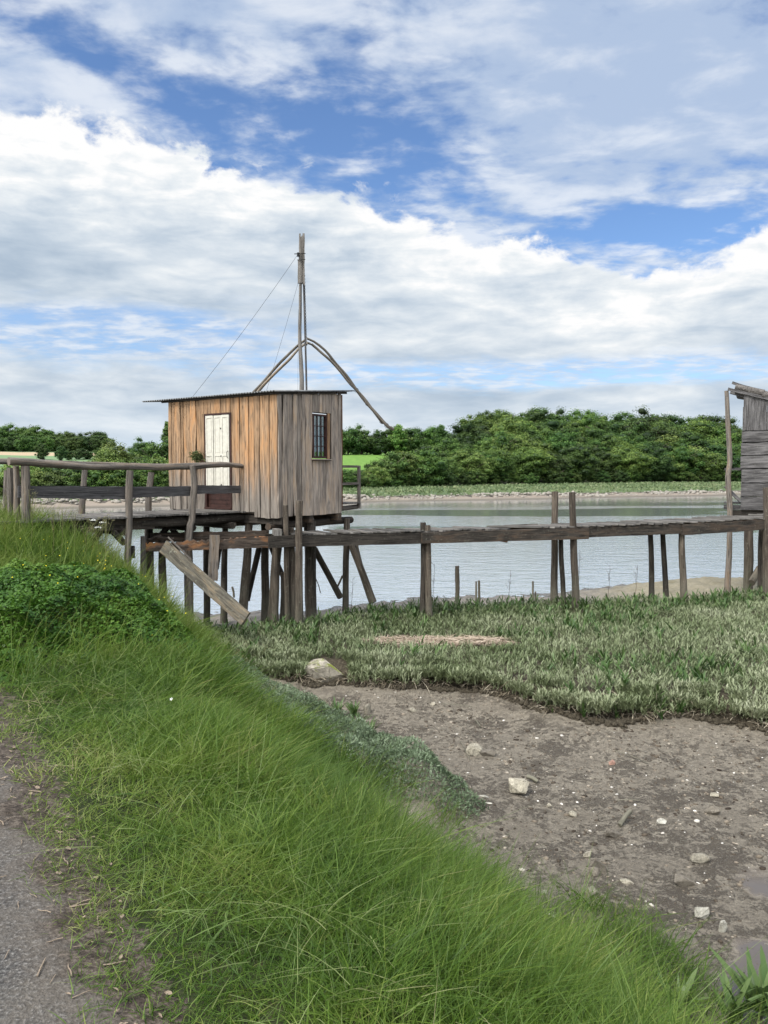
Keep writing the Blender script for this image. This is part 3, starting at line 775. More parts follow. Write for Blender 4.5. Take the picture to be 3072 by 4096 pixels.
for k in range(3):
    a = sh0 + pw * k; c = a + pw - .006; mid = (a + c) / 2; zc = (sz0 + sz1) / 2
    tilt = [.0, .010, -.004][k]
    mb = MB(); mb.box(H(-.020 + tilt, mid, zc), U, Vd, UP, pw - .008, .022, sz1 - sz0)
    fr = -.036 + tilt
    zs = [(sz0, sz0 + .05), (sz0 + .48, sz0 + .53), (sz0 + .70, sz0 + .75), (sz1 - .05, sz1)]
    for (q0, q1) in zs: mb.box(H(fr, mid, (q0 + q1) / 2), U, Vd, UP, pw - .072, .011, q1 - q0)
    for e in (a + .018, c - .018): mb.box(H(fr, e, zc), U, Vd, UP, .032, .0115, sz1 - sz0 - .002)
    for (q0, q1) in ((sz0 + .05, sz0 + .48), (sz0 + .53, sz0 + .70), (sz0 + .75, sz1 - .05)):
        mb.box(H(-.033 + tilt, mid, (q0 + q1) / 2), U, Vd, UP, pw - .115, .008, q1 - q0 - .05)
    mb.build('shutter_panel', M_WHITE, door)
mb = MB(); hu = sh0 + .02
mb.log([H(-.045, hu, 1.86), H(-.075, hu, 1.87), H(-.08, hu, 1.93), H(-.075, hu, 1.99), H(-.045, hu, 2.0)], .006, 6, .03, knob=0); mb.build('handle', M_BLACK, door)
for zz in (1.33, 1.9, 2.45):
    mb = MB(); mb.box(H(-.045, sh0 + pw, zz), U, Vd, UP, .022, .012, .03); mb.build('hinge', M_BLACK, door)
# window
wm = (win0 + win1) / 2; ww = win1 - win0; wh = wz1 - wz0
mb = MB()
mb.box(H(win0 + .02, .0, (wz0 + wz1) / 2), Vd, U, UP, .045, .06, wh); mb.box(H(win1 - .02, .0, (wz0 + wz1) / 2), Vd, U, UP, .045, .06, wh)
mb.box(H(wm, .0, wz1 - .018), Vd, U, UP, ww - .09, .06, .036); mb.box(H(wm, .0, wz0 + .02), Vd, U, UP, ww - .09, .06, .04)
for k in (1, 2): mb.box(H(win0 + .04 + (ww - .08) * k / 3, .0, (wz0 + wz1) / 2), Vd, U, UP, .016, .03, wh - .07)
for k in (1, 2, 3): mb.box(H(wm, .001, wz0 + .04 + (wh - .076) * k / 4), Vd, U, UP, ww - .08, .026, .016)
win = mb.build('window', M_RED, hut)
mb = MB(); mb.box(H(wm, .02, (wz0 + wz1) / 2), Vd, U, UP, ww - .09, .003, wh - .07); mb.build('pane', m_glass, win)
mb = MB(); mb.box(H(wm + .02, -.05, wz0 - .025), Vd, UP, U, ww + .14, .022, .11, tint=.8); mb.build('sill', W_GREY, win)
mb = MB(); mb.board(H(win1 + .035, -.028, wz0 - .01), H(win1 + .035, -.028, wz1 + .03), Vd, .065, .03, 6, .001, tint=.7); mb.build('frame', W_TAN, win)
# floor beams under the hut
def beam(mb, a, c, w=.16, th=.09, wav=.004, tint=None): mb.board(a, c, UP, w, th, 10, wav, tint)
for (a, c) in ((H(.10, -.05, .66), H(.10, UL + .1, .69)), (H(VL - .12, -.05, .66), H(VL - .12, UL + .1, .66)), (H(VL * .5, -.0, .65), H(VL * .5, UL, .66))):
    mb = MB(); beam(mb, a, c, .15, .12); mb.build('floor_beam', W_BEAM, hut)
for u in (.22, 1.5, 2.8):
    mb = MB(); mb.log([H(-.05, u, .55), H(VL + .62, u, .55)], [.075, .07], 9, .2, knob=.08); mb.build('floor_beam', W_BEAM, hut)
# stilts: (top photo x, bottom photo x, distance, width in photo px, top height)
def stilt(pxt, pxb, Y, wpx, ztop, parent, mat=None, name='stilt', Yb=None, pyb=2400, deep=.35):
    a = at(pxt, 2090, Y); a.z = ztop
    Yb = Yb or Y
    c = at(pxb, pyb, Yb); g0 = gz(c.x, c.y); dv = (c - a)
    c2 = a + dv * ((g0 - deep - a.z) / dv.z)
    mb = MB(); r = wpx * Y / FPX / 2
    mb.log([a, a.lerp(c2, .35), a.lerp(c2, .7), c2], [r * .93, r * .97, r * 1.03, r * 1.1], 10, .16, wob=.006, knob=.07)
    return mb.build(name, mat or W_POST, parent)
for (t, bq, Y, w, zt, m_) in ((826, 826, 15.9, 26, .60, W_POSTD), (901, 898, 16.9, 26, .62, W_POSTD), (998, 975, 15.2, 36, .62, W_POST), (1057, 1062, 15.9, 34, .62, W_POSTD), (1118, 1092, 14.95, 36, .60, W_POST),
        (1243, 1243, 15.45, 44, .60, W_POSTD), (1388, 1384, 16.3, 27, .60, W_POST), (1160, 1172, 17.2, 26, .6, W_POSTD)):
    stilt(t, bq, Y, w, zt, hut, m_)
# raking braces
def brace(p0, p1, wpx, parent, mat=None, Y0=16, Y1=16, name='brace'):
    a = at(p0[0], p0[1], Y0); c = at(p1[0], p1[1], Y1); d = c - a; c = c + d * .18
    mb = MB(); r = wpx * Y0 / FPX / 2
    mb.log([a, a.lerp(c, .5), c], [r, r, r * 1.05], 9, .18, wob=.004, knob=.07); return mb.build(name, mat or W_POST, parent)
brace((1258, 2195), (1345, 2360), 26, hut, None, 15.6, 16.0)
brace((1404, 2175), (1478, 2374), 28, hut, None, 16.2, 15.9)
brace((1422, 2175), (1465, 2345), 18, hut, None, 17.0, 17.2)
brace((1037, 2190), (997, 2370), 22, hut, W_POSTD, 16.3, 16.3)
brace((1080, 2180), (1130, 2300), 18, hut, W_POSTD, 16.6, 16.4)
brace((880, 2190), (868, 2262), 17, hut, W_POSTD, 16.5, 16.7)
# balcony on the river side
bal = thing('balcony_rail', None, None, (0, 0, 0)); bpy.data.objects.remove(bal)
mb = MB()
for k in range(6): mb.board(H(VL + .08 + k * .095, -.06, .92), H(VL + .08 + k * .095, UL * .9, .92), Vd, .088, .025, 6, .001)
balf = mb.build('balcony', W_DECK, hut)
mb = MB(); e = VL + .60
mb.board(H(e, -.0, .80), H(e, -.0, 1.72), Vd, .062, .045, 6, .001, tint=.5); mb.build('balcony_post', W_RAIL, balf)
for zz in (1.70, 1.335):
    mb = MB(); mb.board(H(VL + .0, -.01, zz), H(e - .03, -.01, zz), UP, .05, .03, 4, .001, tint=.5); mb.build('balcony_rail', W_RAIL, balf)
for zz in (1.70, 1.335):
    mb = MB(); mb.board(H(e + .005, .03, zz), H(e + .005, UL * .9, zz), UP, .05, .03, 4, .001, tint=.4); mb.build('balcony_rail', W_RAIL, balf)
mb = MB(); mb.log([H(VL - .1, .05, .82), H(VL + .64, .05, .84)], .045, 8, .1, knob=.12); mb.build('floor_beam', W_RAIL, hut)

# ------------------------------------------------------------------ mast, its stays and the folded lift-net frame
Zm = lambda zx_, zy_: (900 + zx_ * .4822, 900 + zy_ * .4822)
YM = 17.0
mast = thing('mast', 'tall weathered pole mast rising behind the fishing hut roof with wire stays', 'mast', (at(1230, 2300, YM).x, YM, gz(-1.8, YM)))
mb = MB()
pts = [at(*Zm(628, 100), YM), at(*Zm(629, 300), YM), at(*Zm(624, 650), YM), at(*Zm(620, 920), YM), at(*Zm(628, 1100), YM), at(*Zm(636, 1300), YM), at(*Zm(640, 1500), YM), at(1226, 2000, YM), at(1236, 2500, YM)]
mb.log(pts, [.022, .028, .036, .042, .045, .05, .055, .075, .085], 10, .14, wob=.0, knob=.1, tint=.4); mb.build('pole', W_POLE, mast)
mb = MB(); mb.log([at(*Zm(652, 420), YM + .05), at(*Zm(662, 800), YM + .05), at(*Zm(673, 1200), YM + .05), at(*Zm(678, 1460), YM + .05)], .021, 8, .3, knob=0, tint=.2); mb.build('spar', W_OLD, mast)
for (x0, x1, y0, y1, w) in ((622, 618, 72, 300, .03), (652, 652, 70, 300, .045), (640, 634, 90, 480, .03), (612, 610, 290, 485, .035), (650, 645, 290, 490, .045), (656, 658, 300, 500, .02)):
    mb = MB(); mb.board(at(*Zm(x0, y0), YM - .03 + w), at(*Zm(x1, y1), YM - .03 + w), (1, 0, 0), w, .03, 8, .003, tint=random.uniform(.3, .8)); mb.build('splint', W_POLE, mast)
for (x0, x1, y_) in ((575, 668, 240), (600, 666, 290), (603, 650, 484)):
    mb = MB(); mb.log([at(*Zm(x0, y_), YM - .06), at(*Zm(x1, y_ - 4), YM - .06)], .009, 6, .1, knob=0); mb.build('bolt', M_BLACK, mast)
mb = MB(); mb.log([at(*Zm(608, 230), YM - .07), at(*Zm(608, 262), YM - .07)], .03, 8, .1, knob=0); mb.build('pulley', M_BLACK, mast)
def wire(a, c, r, nm, parent, sag=.0, mat=None):
    mb = MB(); a, c = Vector(a), Vector(c); n = 8
    P = [a.lerp(c, k / n) - UP * (sag * 4 * (k / n) * (1 - k / n)) for k in range(n + 1)]
    mb.log(P, r, 5, 1.0, knob=0); return mb.build(nm, mat or M_BLACK, parent)
wire(at(*Zm(600, 250), YM), H(.3, 2.75, TOP + .09), .0035, 'stay_wire', mast, .06)
wire(at(*Zm(604, 490), YM), H(1.2, 1.5, TOP + .12), .0028, 'stay_wire', mast, .03)
wire(at(*Zm(608, 700), YM), at(*Zm(604, 1420), YM), .0022, 'stay_wire', mast)
def chain(a, c, parent, r=.010):
    mb = MB(); a, c = Vector(a), Vector(c); n = int((c - a).length / .035); d = (c - a).normalized(); s1 = Vector((1, 0, 0)); s2 = d.cross(s1).normalized()
    for k in range(n):
        o = a.lerp(c, (k + .5) / n); sd_ = s1 if k % 2 else s2
        mb.log([o + d * (math.cos(q) * .022) + sd_ * (math.sin(q) * r) for q in [j * math.pi / 4 for j in range(9)]], .0035, 5, .1, knob=0)
    return mb.build('chain', M_BLACK, parent)
chain(at(*Zm(659, 400), YM - .02), at(*Zm(676, 935), YM + .3), mast)
YN = 17.6
crown = at(*Zm(668, 965), YN)
net = thing('net_frame', 'four bent poles of a folded lift net frame hanging from the mast chain', 'net frame', crown)
def bent(pl, rs, Ys):
    mb = MB(); P = [at(*Zm(*p), Ys[0] + (Ys[1] - Ys[0]) * i / (len(pl) - 1)) for i, p in enumerate(pl)]
    rr = [rs[0] + (rs[1] - rs[0]) * i / (len(pl) - 1) for i in range(len(pl))]
    mb.log(P, rr, 8, .12, knob=.07); mb.build('bent_pole', W_NET, net)
bent([(680, 940), (735, 965), (830, 1040), (920, 1150), (1010, 1250), (1085, 1360), (1160, 1460), (1250, 1560), (1350, 1670), (1395, 1695)], (.026, .040), (YN, YN + 1.2))
bent([(680, 977), (720, 990), (800, 1060), (880, 1130), (960, 1220), (1040, 1320), (1110, 1388), (1175, 1462), (1240, 1555), (1310, 1645)], (.026, .034), (YN - .1, YN + 1.1))
bent([(660, 958), (600, 1003), (520, 1080), (430, 1172), (300, 1322), (215, 1410), (100, 1540)], (.026, .036), (YN, YN + .9))
bent([(660, 990), (605, 1033), (540, 1110), (440, 1205), (340, 1305), (255, 1405), (150, 1530)], (.026, .036), (YN - .1, YN + .7))
mb = MB(); mb.log([at(*Zm(640, 985), YN - .02), at(*Zm(720, 985), YN - .02)], .016, 6, .1, knob=0)
mb.log([at(*Zm(676, 930), YN), at(*Zm(678, 1000), YN)], .014, 6, .1, knob=0); mb.build('crown_fitting', M_STEEL, net)
for (zx_, zy_) in ((1340, 1662), (1090, 1370), (1300, 1630)):
    mb = MB(); c_ = at(*Zm(zx_, zy_), YN + 1.1); mb.log([c_ + Vector((math.cos(a) * .05, 0, math.sin(a) * .05)) for a in [j * .7 for j in range(10)]], .006, 5, .1, knob=0); mb.build('rope_lashing', M_BLACK, net)
c_ = at(*Zm(1160, 1455), YN + .9)
mb = MB(); mb.log([c_, c_ + Vector((.02, 0, -.10)), c_ + Vector((.09, 0, -.15))], .006, 5, .04, knob=0); mb.build('rope_tail', W_NET, net)

# ------------------------------------------------------------------ gangway from the bank to the hut door
G1 = Vector((-2.77, 15.02, 0)); G0 = Vector((-5.85, 11.75, 0)); gd = (G0 - G1).normalized(); gn = Vector((gd.y, -gd.x, 0))
if gn.x > 0: gn = -gn
GL = (G0 - G1).length; GW = 1.30; ZD = .825
def Gp(t, w, z): return G1 + gd * t + gn * w + UP * z
def g_t(px, w=0):
    r = (px - 1536) / FPX; o = G1 + gn * w; return (r * o.y - o.x) / (gd.x - r * gd.y)
gang = thing('gangway', 'wooden gangway with log handrails leading from the grassy bank to the hut door', 'gangway', (G0.x, G0.y, gz(G0.x, G0.y)))
mb = MB(); t = -.05
while t < GL + .1:
    w = random.uniform(.13, .17); mb.board(Gp(t + w / 2, -.06 - random.uniform(0, .06), ZD - .015 + random.uniform(-.006, .006)), Gp(t + w / 2, GW + random.uniform(.02, .08), ZD - .015 + random.uniform(-.006, .006)), gd, w - .012, .03, 5, .002); t += w
mb.build('deck', W_DECK, gang)
for w in (.08, GW - .08):
    mb = MB(); mb.log([Gp(-.2, w, ZD - .13), Gp(GL * .35, w, ZD - .15), Gp(GL * .48, w, ZD - .15)], [.08, .09, .07], 9, .15, knob=.12); mb.build('beam', W_POSTD, gang)
    mb = MB(); mb.board(Gp(GL * .42, w, ZD - .16), Gp(GL * 1.0, w, ZD - .12), UP, .19, .10, 8, .005); mb.build('beam', W_BEAM, gang)
for tt in (.25, 1.15, 2.5, 3.9):
    mb = MB(); mb.log([Gp(tt, -.05, ZD - .27), Gp(tt, GW + .1, ZD - .27)], .07, 8, .2, knob=.1); mb.build('cross_beam', W_POSTD, gang)
# handrails
def rail(pts, r, nm='handrail', mat=W_RAIL): mb = MB(); mb.log(pts, r, 12, .12, knob=.07, tint=.75); return mb.build(nm, mat, gang)
Z1 = lambda a, b_: (a * .663, 1500 + b_ * .663)
def gat(zx_, zy_, w=0):
    px, py = Z1(zx_, zy_); t = g_t(px, w); return at(px, py, Gp(t, w, 0).y)
rail([gat(52, 520), gat(180, 526), gat(400, 545), gat(580, 556), gat(800, 552), gat(960, 556), gat(1060, 552), gat(1160, 550), gat(1330, 540), gat(1460, 549)], [.068, .066, .060, .052, .056, .058, .055, .060, .052, .046])
rail([Gp(GL + .5, GW, 1.78), Gp(GL * .8, GW, 1.76), Gp(GL * .5, GW, 1.73), Gp(GL * .25, GW, 1.70), Gp(.05, GW, 1.68)], [.05, .05, .045, .04, .035])
# posts of the gangway, those in front (w=-.06) and behind (w=GW+.05)
def gpost(pl, r, w, base_px, mat=W_RAIL, down=True):
    P = [gat(x_, y_, w) for (x_, y_) in pl]
    if down:
        q = gat(base_px, 1150, w); q.z = gz(q.x, q.y) - .3; q.y = P[-1].y; P.append(q)
    mb = MB(); mb.log(P, [r * .9] + [r] * (len(P) - 2) + [r * 1.1], 10, .13, knob=.09); return mb.build('post', mat, gang)
gpost([(152, 548), (155, 700), (160, 860)], .068, -.02, 160)
gpost([(783, 575), (779, 700), (780, 900), (772, 1050)], .060, -.09, 765)
gpost([(1160, 545), (1172, 650), (1160, 780), (1158, 880), (1140, 1000)], .066, -.09, 1138)
gpost([(512, 572), (497, 740), (492, 900)], .058, GW + .05, 490)
gpost([(915, 588), (897, 740), (893, 900), (888, 1000)], .060, GW + .05, 885)
gpost([(60, 560), (66, 700)], .055, .35, 70); gpost([(96, 548), (100, 690)], .045, .15, 100); gpost([(38, 575), (36, 700)], .04, GW * .8, 36)
for (x0, y0, h0, x1, y1, h1) in ((108, 705, 72, 778, 712, 78), (798, 708, 66, 1150, 700, 58), (1182, 691, 52, 1450, 690, 44)):
    a = gat(x0, y0, .0); c = gat(x1, y1, .0); mb = MB()
    mb.board(a, c, UP, h0 * .663 * a.y / FPX, .03, 14, .0045, tint=random.uniform(.35, .6), taper=(h1 * c.y) / (h0 * a.y)); mb.build('rail_board', W_SLAT, gang)
for (p0, p1, w) in (((606, 948), (515, 1050), .2), ((682, 945), (752, 1018), .0), ((1010, 920), (945, 1000), .6), ((1030, 918), (1100, 1005), .9)):
    a = gat(*p0, w=w); c = gat(*p1, w=w); mb = MB(); mb.board(a, c, gd, .09, .07, 4, .004); mb.build('brace', W_POSTD, gang)
mb = MB(); a = gat(800, 1030, .1); mb.board(a, a - UP * .22, gd, .06, .05, 2); mb.build('brace', W_POSTD, gang)
stilt(752, 755, 14.35, 33, .55, gang, W_POST, 'post')
stilt(648, 655, 14.4, 24, .4, gang, W_POST, 'post')
stilt(600, 603, 14.6, 25, .5, gang, W_POSTD, 'post')

# small plant bunch hanging by the door
DRY = leafmat('bunch_leaves', [(0, (.02, .03, .01)), (.6, (.07, .10, .03)), (1, (.16, .15, .06))], 3, .3)
cB = H(-.16, door1 + .10, 1.90); n = 260
rt = np.array(cB) + rng.normal(0, 1, (n, 3)) * np.array([.05, .05, .05]); dv = unit(rng.normal(0, 1, (n, 3)) + np.array([0, 0, -.1]))
sdv = unit(np.cross(dv, rng.normal(0, 1, (n, 3))))
o = np_mesh('plant_bunch', *strips(rt, dv, sdv, rng.uniform(.05, .12, n), rng.uniform(.012, .03, n), rng.normal(0, .2, (n, 3)), 2, lambda t: [.5, 1][int(t > 0)], rng.random(n)), DRY, tuple(cB))
tag(o, 'small dark green bunch of leaves hanging beside the white shutter door', 'plant bunch')
# ------------------------------------------------------------------ the long broken boardwalk in front
BY = lambda x: 14.95 + .33 * x
bdv = Vector((1, .33, 0)).normalized(); bnn = Vector((-bdv.y, bdv.x, 0))
def Bx(px, off=0):
    r = (px - 1536) / FPX; return (r * (14.95 + off * 1.053)) / (1 - r * .33)
def Bp(px, py, off=0):
    x = Bx(px, off); return at(px, py, BY(x) + off * 1.053)
WW = .72
walk = thing('boardwalk', 'long broken boardwalk on thin posts crossing in front of the hut with loose uneven slats', 'boardwalk', (Bx(1700), BY(Bx(1700)), gz(Bx(1700), BY(Bx(1700)))))
# front beams: (x0,top0,bot0) (x1,top1,bot1), offset from the line
def fbeam(x0, t0, b0, x1, t1, b1, off, mat=W_BEAM, wav=.004, th=.085, n=14, tint=None):
    a = Bp(x0, (t0 + b0) / 2, off); c = Bp(x1, (t1 + b1) / 2, off); w0 = (b0 - t0) * a.y / FPX; w1 = (b1 - t1) * c.y / FPX
    mb = MB(); mb.board(a, c, UP, w0, th, n, wav, tint, taper=w1 / w0); return mb.build('beam', mat, walk)
fbeam(1073, 2144, 2190, 1690, 2131, 2174, -.03)
fbeam(1686, 2130, 2174, 2352, 2110, 2156, -.10, tint=.55)
fbeam(2290, 2112, 2151, 2722, 2095, 2135, -.01, tint=.4)
fbeam(2726, 2098, 2141, 3300, 2064, 2103, -.06, tint=.5)
for (x0, x1, y0, y1) in ((1060, 1690, 2136, 2116), (1690, 2290, 2116, 2100), (2290, 2722, 2100, 2085), (2722, 3300, 2085, 2050)):
    fbeam(x0, y0, y0 + 38, x1, y1, y1 + 38, WW - .06)
# left end: rotten beams with broken, rusty-brown tops
mb = MB()
for (off, x0, x1, yt0, yt1, yb0, yb1) in ((.0, 574, 1075, 2166, 2146, 2208, 2190),):
    n = 60; vs = []; fs = []; uvs = []
    for k in range(n + 1):
        t = k / n; px = x0 + (x1 - x0) * t
        j = (abs(math.sin(k * .9)) * 10 + random.uniform(-4, 8)) * (1 if t < .72 else .2)
        a = Bp(px, yt0 + (yt1 - yt0) * t + j * .7, off); c = Bp(px, yb0 + (yb1 - yb0) * t + random.uniform(-1, 1), off); dpt = bnn * .085
        vs += [c, a, a + dpt + UP * random.uniform(-.03, .01), c + dpt]
    L = (Vector(vs[-4]) - Vector(vs[0])).length
    for k in range(n):
        for q in range(4):
            a_ = k * 4 + q; b_ = k * 4 + (q + 1) % 4; fs.append((b_, a_, a_ + 4, b_ + 4)); uvs.append([(q * .1 + .1, L * k / n), (q * .1, L * k / n), (q * .1, L * (k + 1) / n), (q * .1 + .1, L * (k + 1) / n)])
    fs += [(0, 1, 2, 3), (n * 4 + 3, n * 4 + 2, n * 4 + 1, n * 4)]; uvs += [[(0, 0)] * 4] * 2
    mb.add(vs, fs, uvs, .7)
q = mb.build('beam', W_ROT, walk); q['label'] = 'rotten left end beam with a splintered rusty brown top edge'
mb = MB(); mb.board(Bp(600, 2150, WW - .05), Bp(1075, 2140, WW - .05), UP, .17, .08, 20, .012, tint=.3); mb.build('beam', W_ROT, walk)
# splintered leftovers at the left end
mb = MB()
for (a, c, w) in (((590, 2160), (640, 2142), .09), ((620, 2148), (690, 2152), .10), ((575, 2172), (620, 2150), .07)):
    mb.board(Bp(*a, off=.05), Bp(*c, off=.2), bnn, w, .03, 6, .012, tint=.2)
mb.build('splinter', W_ROT, walk)
mb = MB(); mb.board(Bp(672, 2148, -.06), Bp(765, 2238, -.10), bnn, .09, .028, 5, .004, tint=.4); mb.build('splinter', W_RAIL, walk)
mb = MB(); mb.box(Bp(1108, 2128, .1), bdv, bnn, UP, .13, .30, .12, tint=.9); mb.build('block', W_DECK, walk)
# slats
mb = MB()
def slat(px, w=.13, skew=.15, lift=0, thick=.026, off0=-.07, off1=WW + .05):
    yT = np.interp(px, [1150, 1690, 2290, 2722, 3072, 3300], [2142, 2128, 2110, 2093, 2074, 2063])
    a = Bp(px, yT, 0); a = a + UP * .012
    p0 = a + bnn * off0 - bdv * skew * .0; p1 = a + bnn * off1 - bdv * (skew + random.uniform(-.1, .12)) + UP * (lift + random.uniform(-.012, .02)); p0 = p0 + UP * random.uniform(-.004, .018)
    mb.board(p0, p1, bdv, w, thick, 4, .003)
def slats(x0, x1, step, w, skew=.15, jit=6):
    x = x0
    while x < x1: slat(x + random.uniform(-jit, jit) * .5, w * random.uniform(.85, 1.1), skew); x += step
for x_ in (1188, 1205, 1240, 1262, 1290, 1315, 1335, 1385, 1410, 1428, 1478, 1505, 1535, 1565, 1590): slat(x_, .12, .20)
slats(1625, 2005, 30, .125, .42)
slat(2030, .16, .6)
for x_ in (2165, 2190, 2215): slat(x_, .15, .9)
slats(2235, 2500, 29, .125, .75); slats(2500, 3300, 28, .12, .7)
mb.build('slats', W_DECK, walk)
mb = MB(); mb.board(Bp(2040, 2108, WW), Bp(2150, 2104, WW), UP, .10, .05, 4, .004); mb.build('beam', W_BEAM, walk)
mb = MB(); mb.board(Bp(2000, 2160, .3), Bp(2028, 2166, .3), UP, .05, .06, 2, .006); mb.build('splinter', W_ROT, walk)
# posts: (top x, top y, foot x, offset, width px, mat)
def bpost(xt, yt, xb, off, w, mat=W_POST, sq=False, lean=0):
    a = Bp(xt, yt, off); c = Bp(xb, 2440, off); c.y += lean; c.z = gz(c.x, c.y) - .3; mb = MB(); r = w * a.y / FPX / 2
    P = [a, a.lerp(c, .3) + Vector((random.uniform(-.012, .012), 0, 0)), a.lerp(c, .65) + Vector((random.uniform(-.015, .015), 0, 0)), c]
    mb.log(P, [r * .93, r, r * 1.02, r * 1.15], 7 if sq else 10, .14, wob=.004, knob=.06, smooth=not sq); mb.build('post', mat, walk)
bpost(1198, 2003, 1190, -.13, 31, W_POST, True)
bpost(1141, 2021, 1152, .08, 24, W_POST, True); bpost(1166, 2110, 1172, .16, 22, W_POST)
bpost(1712, 2101, 1718, -.01, 25, W_POST, True); bpost(1692, 2090, 1694, .10, 24, W_POSTD)
bpost(2220, 1966, 2218, WW + .03, 28, W_POST); bpost(2290, 1969, 2306, -.02, 29, W_POST, True)
bpost(2243, 2120, 2256, .35, 19, W_POSTD)
bpost(2601, 2110, 2606, WW - .05, 22, W_POSTD); bpost(2650, 2110, 2664, .5, 22, W_POSTD); bpost(2727, 2096, 2738, .06, 26, W_POST)
bpost(3066, 1950, 3068, -.10, 30, W_POST, True)
bpost(3048, 2100, 3042, WW * .6, 27, W_POSTD)
# left end posts
bpost(858, 2142, 838, -.09, 22, W_RAIL, True) if False else None
mb = MB(); mb.board(Bp(859, 2140, -.09), Bp(851, 2322, -.09), bdv, .17, .06, 8, .008, tint=.95); q = mb.build('post', W_RAIL, walk); q['label'] = 'short pale hanging post stub with rough lichened face'
bpost(573, 2145, 575, .02, 24, W_RAIL, True); bpost(646, 2160, 648, .30, 26, W_POST); bpost(604, 2206, 606, .2, 22, W_POST)
bpost(1104, 2170, 1098, .35, 30, W_POST)
bpost(1133, 2290, 1130, .5, 24, W_POST)

# big plank leaning from the broken end to the ground
a = at(655, 2185, 13.5); c = at(968, 2462, 12.5)
mb = MB(); dd = (c - a).normalized(); mb.board(a, c + dd * .10, Vector((.55, 0, .83)), .24, .05, 16, .004, tint=.85)
tag(mb.build('leaning_plank', W_LEAN, None, tuple(c)), 'wide lichen stained plank leaning from the broken boardwalk end down into the marsh plants', 'plank')

# ------------------------------------------------------------------ stumps and sticks at the water's edge
def stump(px, py0, py1, wpx, Y, label, lean=0):
    a = at(px, py0, Y); c = at(px + lean, py1, Y); c.z = gz(c.x, c.y) - .1; r = wpx * Y / FPX / 2; mb = MB()
    mb.log([a, a.lerp(c, .5), c], [r * .85, r, r * 1.1], 8, .05, knob=.22, slant=.5); return tag(mb.build('rotten_stump', W_POST, None, tuple(c)), label, 'stump', "stumps at the water's edge")
stump(1829, 2264, 2385, 17, 17.9, 'tallest lone rotten stump at the water edge right of the middle boardwalk post')
stump(1905, 2325, 2375, 8, 18.0, 'left half of the split pair of short stumps in the mud'); stump(1916, 2322, 2375, 9, 17.9, 'right half of the split pair of short stumps in the mud')
stump(2132, 2325, 2395, 9, 17.9, 'thin knobbly stump standing left of the twin tall boardwalk posts')
stump(2094, 2380, 2402, 9, 17.7, 'tiny low stump just above the marsh plants'); stump(2141, 2366, 2380, 8, 18.4, 'very small dark stump beside the thin knobbly one')
stump(424, 2225, 2290, 22, 12.6, 'grey stump half buried in the grass below the gangway')
def stick(p0, p1, Y0, Y1, r, label):
    mb = MB(); a = at(*p0, Y0); c = at(*p1, Y1); mb.log([a, a.lerp(c, .5) + Vector((.01, 0, .01)), c], r, 6, .1, knob=.1)
    return tag(mb.build('stick', W_POST, None, tuple(c)), label, 'stick')
stick((929, 2347), (936, 2390), 18.5, 18.5, .025, 'small upright stick in the shallow water under the hut')
stick((1370, 2302), (1345, 2355), 17.5, 17.5, .025, 'short dark stick leaning between the hut braces'); stick((1264, 2316), (1282, 2372), 17.0, 17.0, .01, 'thin dark twig standing beside the thickest stilt')

# ------------------------------------------------------------------ tall slender pole and the old hut at the right edge
mb = MB(); YP = 19.9
mb.log([at(2906, 1563, YP), at(2912, 1700, YP), at(2919, 1850, YP), at(2913, 1905, YP), at(2920, 2040, YP), at(2918, 2150, YP), at(2911, 2352, YP), at(2911, 2460, YP)], [.050, .055, .062, .068, .072, .072, .075, .085], 10, .16, knob=.08)
tag(mb.build('tall_pole', W_RAIL, None, (at(2911, 2352, YP).x, YP, gz(at(2911, 2352, YP).x, YP))), 'tall slender crooked pole standing beside the old dark hut', 'pole')
AY = 20.1; A = Vector((at(2968, 1885, AY).x, AY, 0)); ax = Vector((1, -.50, 0)).normalized(); ay = Vector((.50, 1, 0)).normalized()
old = thing('old_hut', 'old dark grey hut of wide horizontal boards with ragged tile roof at right edge', 'hut', (A.x, A.y, gz(A.x, A.y)))
Ow = 2.7; Od = 2.2
def O(x_, y_, z_): return A + ax * x_ + ay * y_ + UP * z_
zb_ = [.66, 1.01, 1.30, 1.66, 1.96, 2.26, 2.50, 3.42]
z_of = lambda zy: 1.6 + (1885 - (1500 + zy * .5425)) * AY / FPX
lv = [998, 898, 797, 692, 596, 500, 415]; zl = [z_of(q) for q in lv]
mb = MB()
for i in range(6):
    zc = (zl[i] + zl[i + 1]) / 2; h_ = zl[i + 1] - zl[i]
    p0 = O(-.02 + random.uniform(-.02, .02), -.012 - .01 * (i % 2), zc); p1 = O(Ow, -.012 - .01 * (i % 2), zc + .04)
    mb.board(p0, p1, UP, h_ - .03, .03, 26, .008, tint=[.5, .35, .6, .75, .8, .45][i])
ztopL = z_of(150)
for k in range(5):
    x0 = k * .55; x1 = x0 + .545; za = zl[6] + .012; 
    zt0, zt1 = ztopL - .30 * x0, ztopL - .30 * x1
    vs = [O(x0, -.02, za), O(x1, -.02, za), O(x1, -.02, zt1), O(x0, -.02, zt0), O(x0, .01, za), O(x1, .01, za), O(x1, .01, zt1), O(x0, .01, zt0)]
    mb.add(vs, [(0, 1, 2, 3), (7, 6, 5, 4), (0, 4, 5, 1), (3, 2, 6, 7), (0, 3, 7, 4), (1, 5, 6, 2)], [[(0, 0), (.55, 0), (.55, .8), (0, .8)]] * 6, .5 + .1 * k)
w_ = mb.build('wall', W_OLD, old); w_['label'] = 'front wall of wide horizontal weathered boards'
mb = MB()
for i in range(9):
    zc = zl[0] + .15 + i * .30; mb.board(O(-.0, .02, zc), O(-.0, Od, zc), UP, .29, .03, 10, .004)
mb.build('wall', W_OLD, old)
mb = MB()
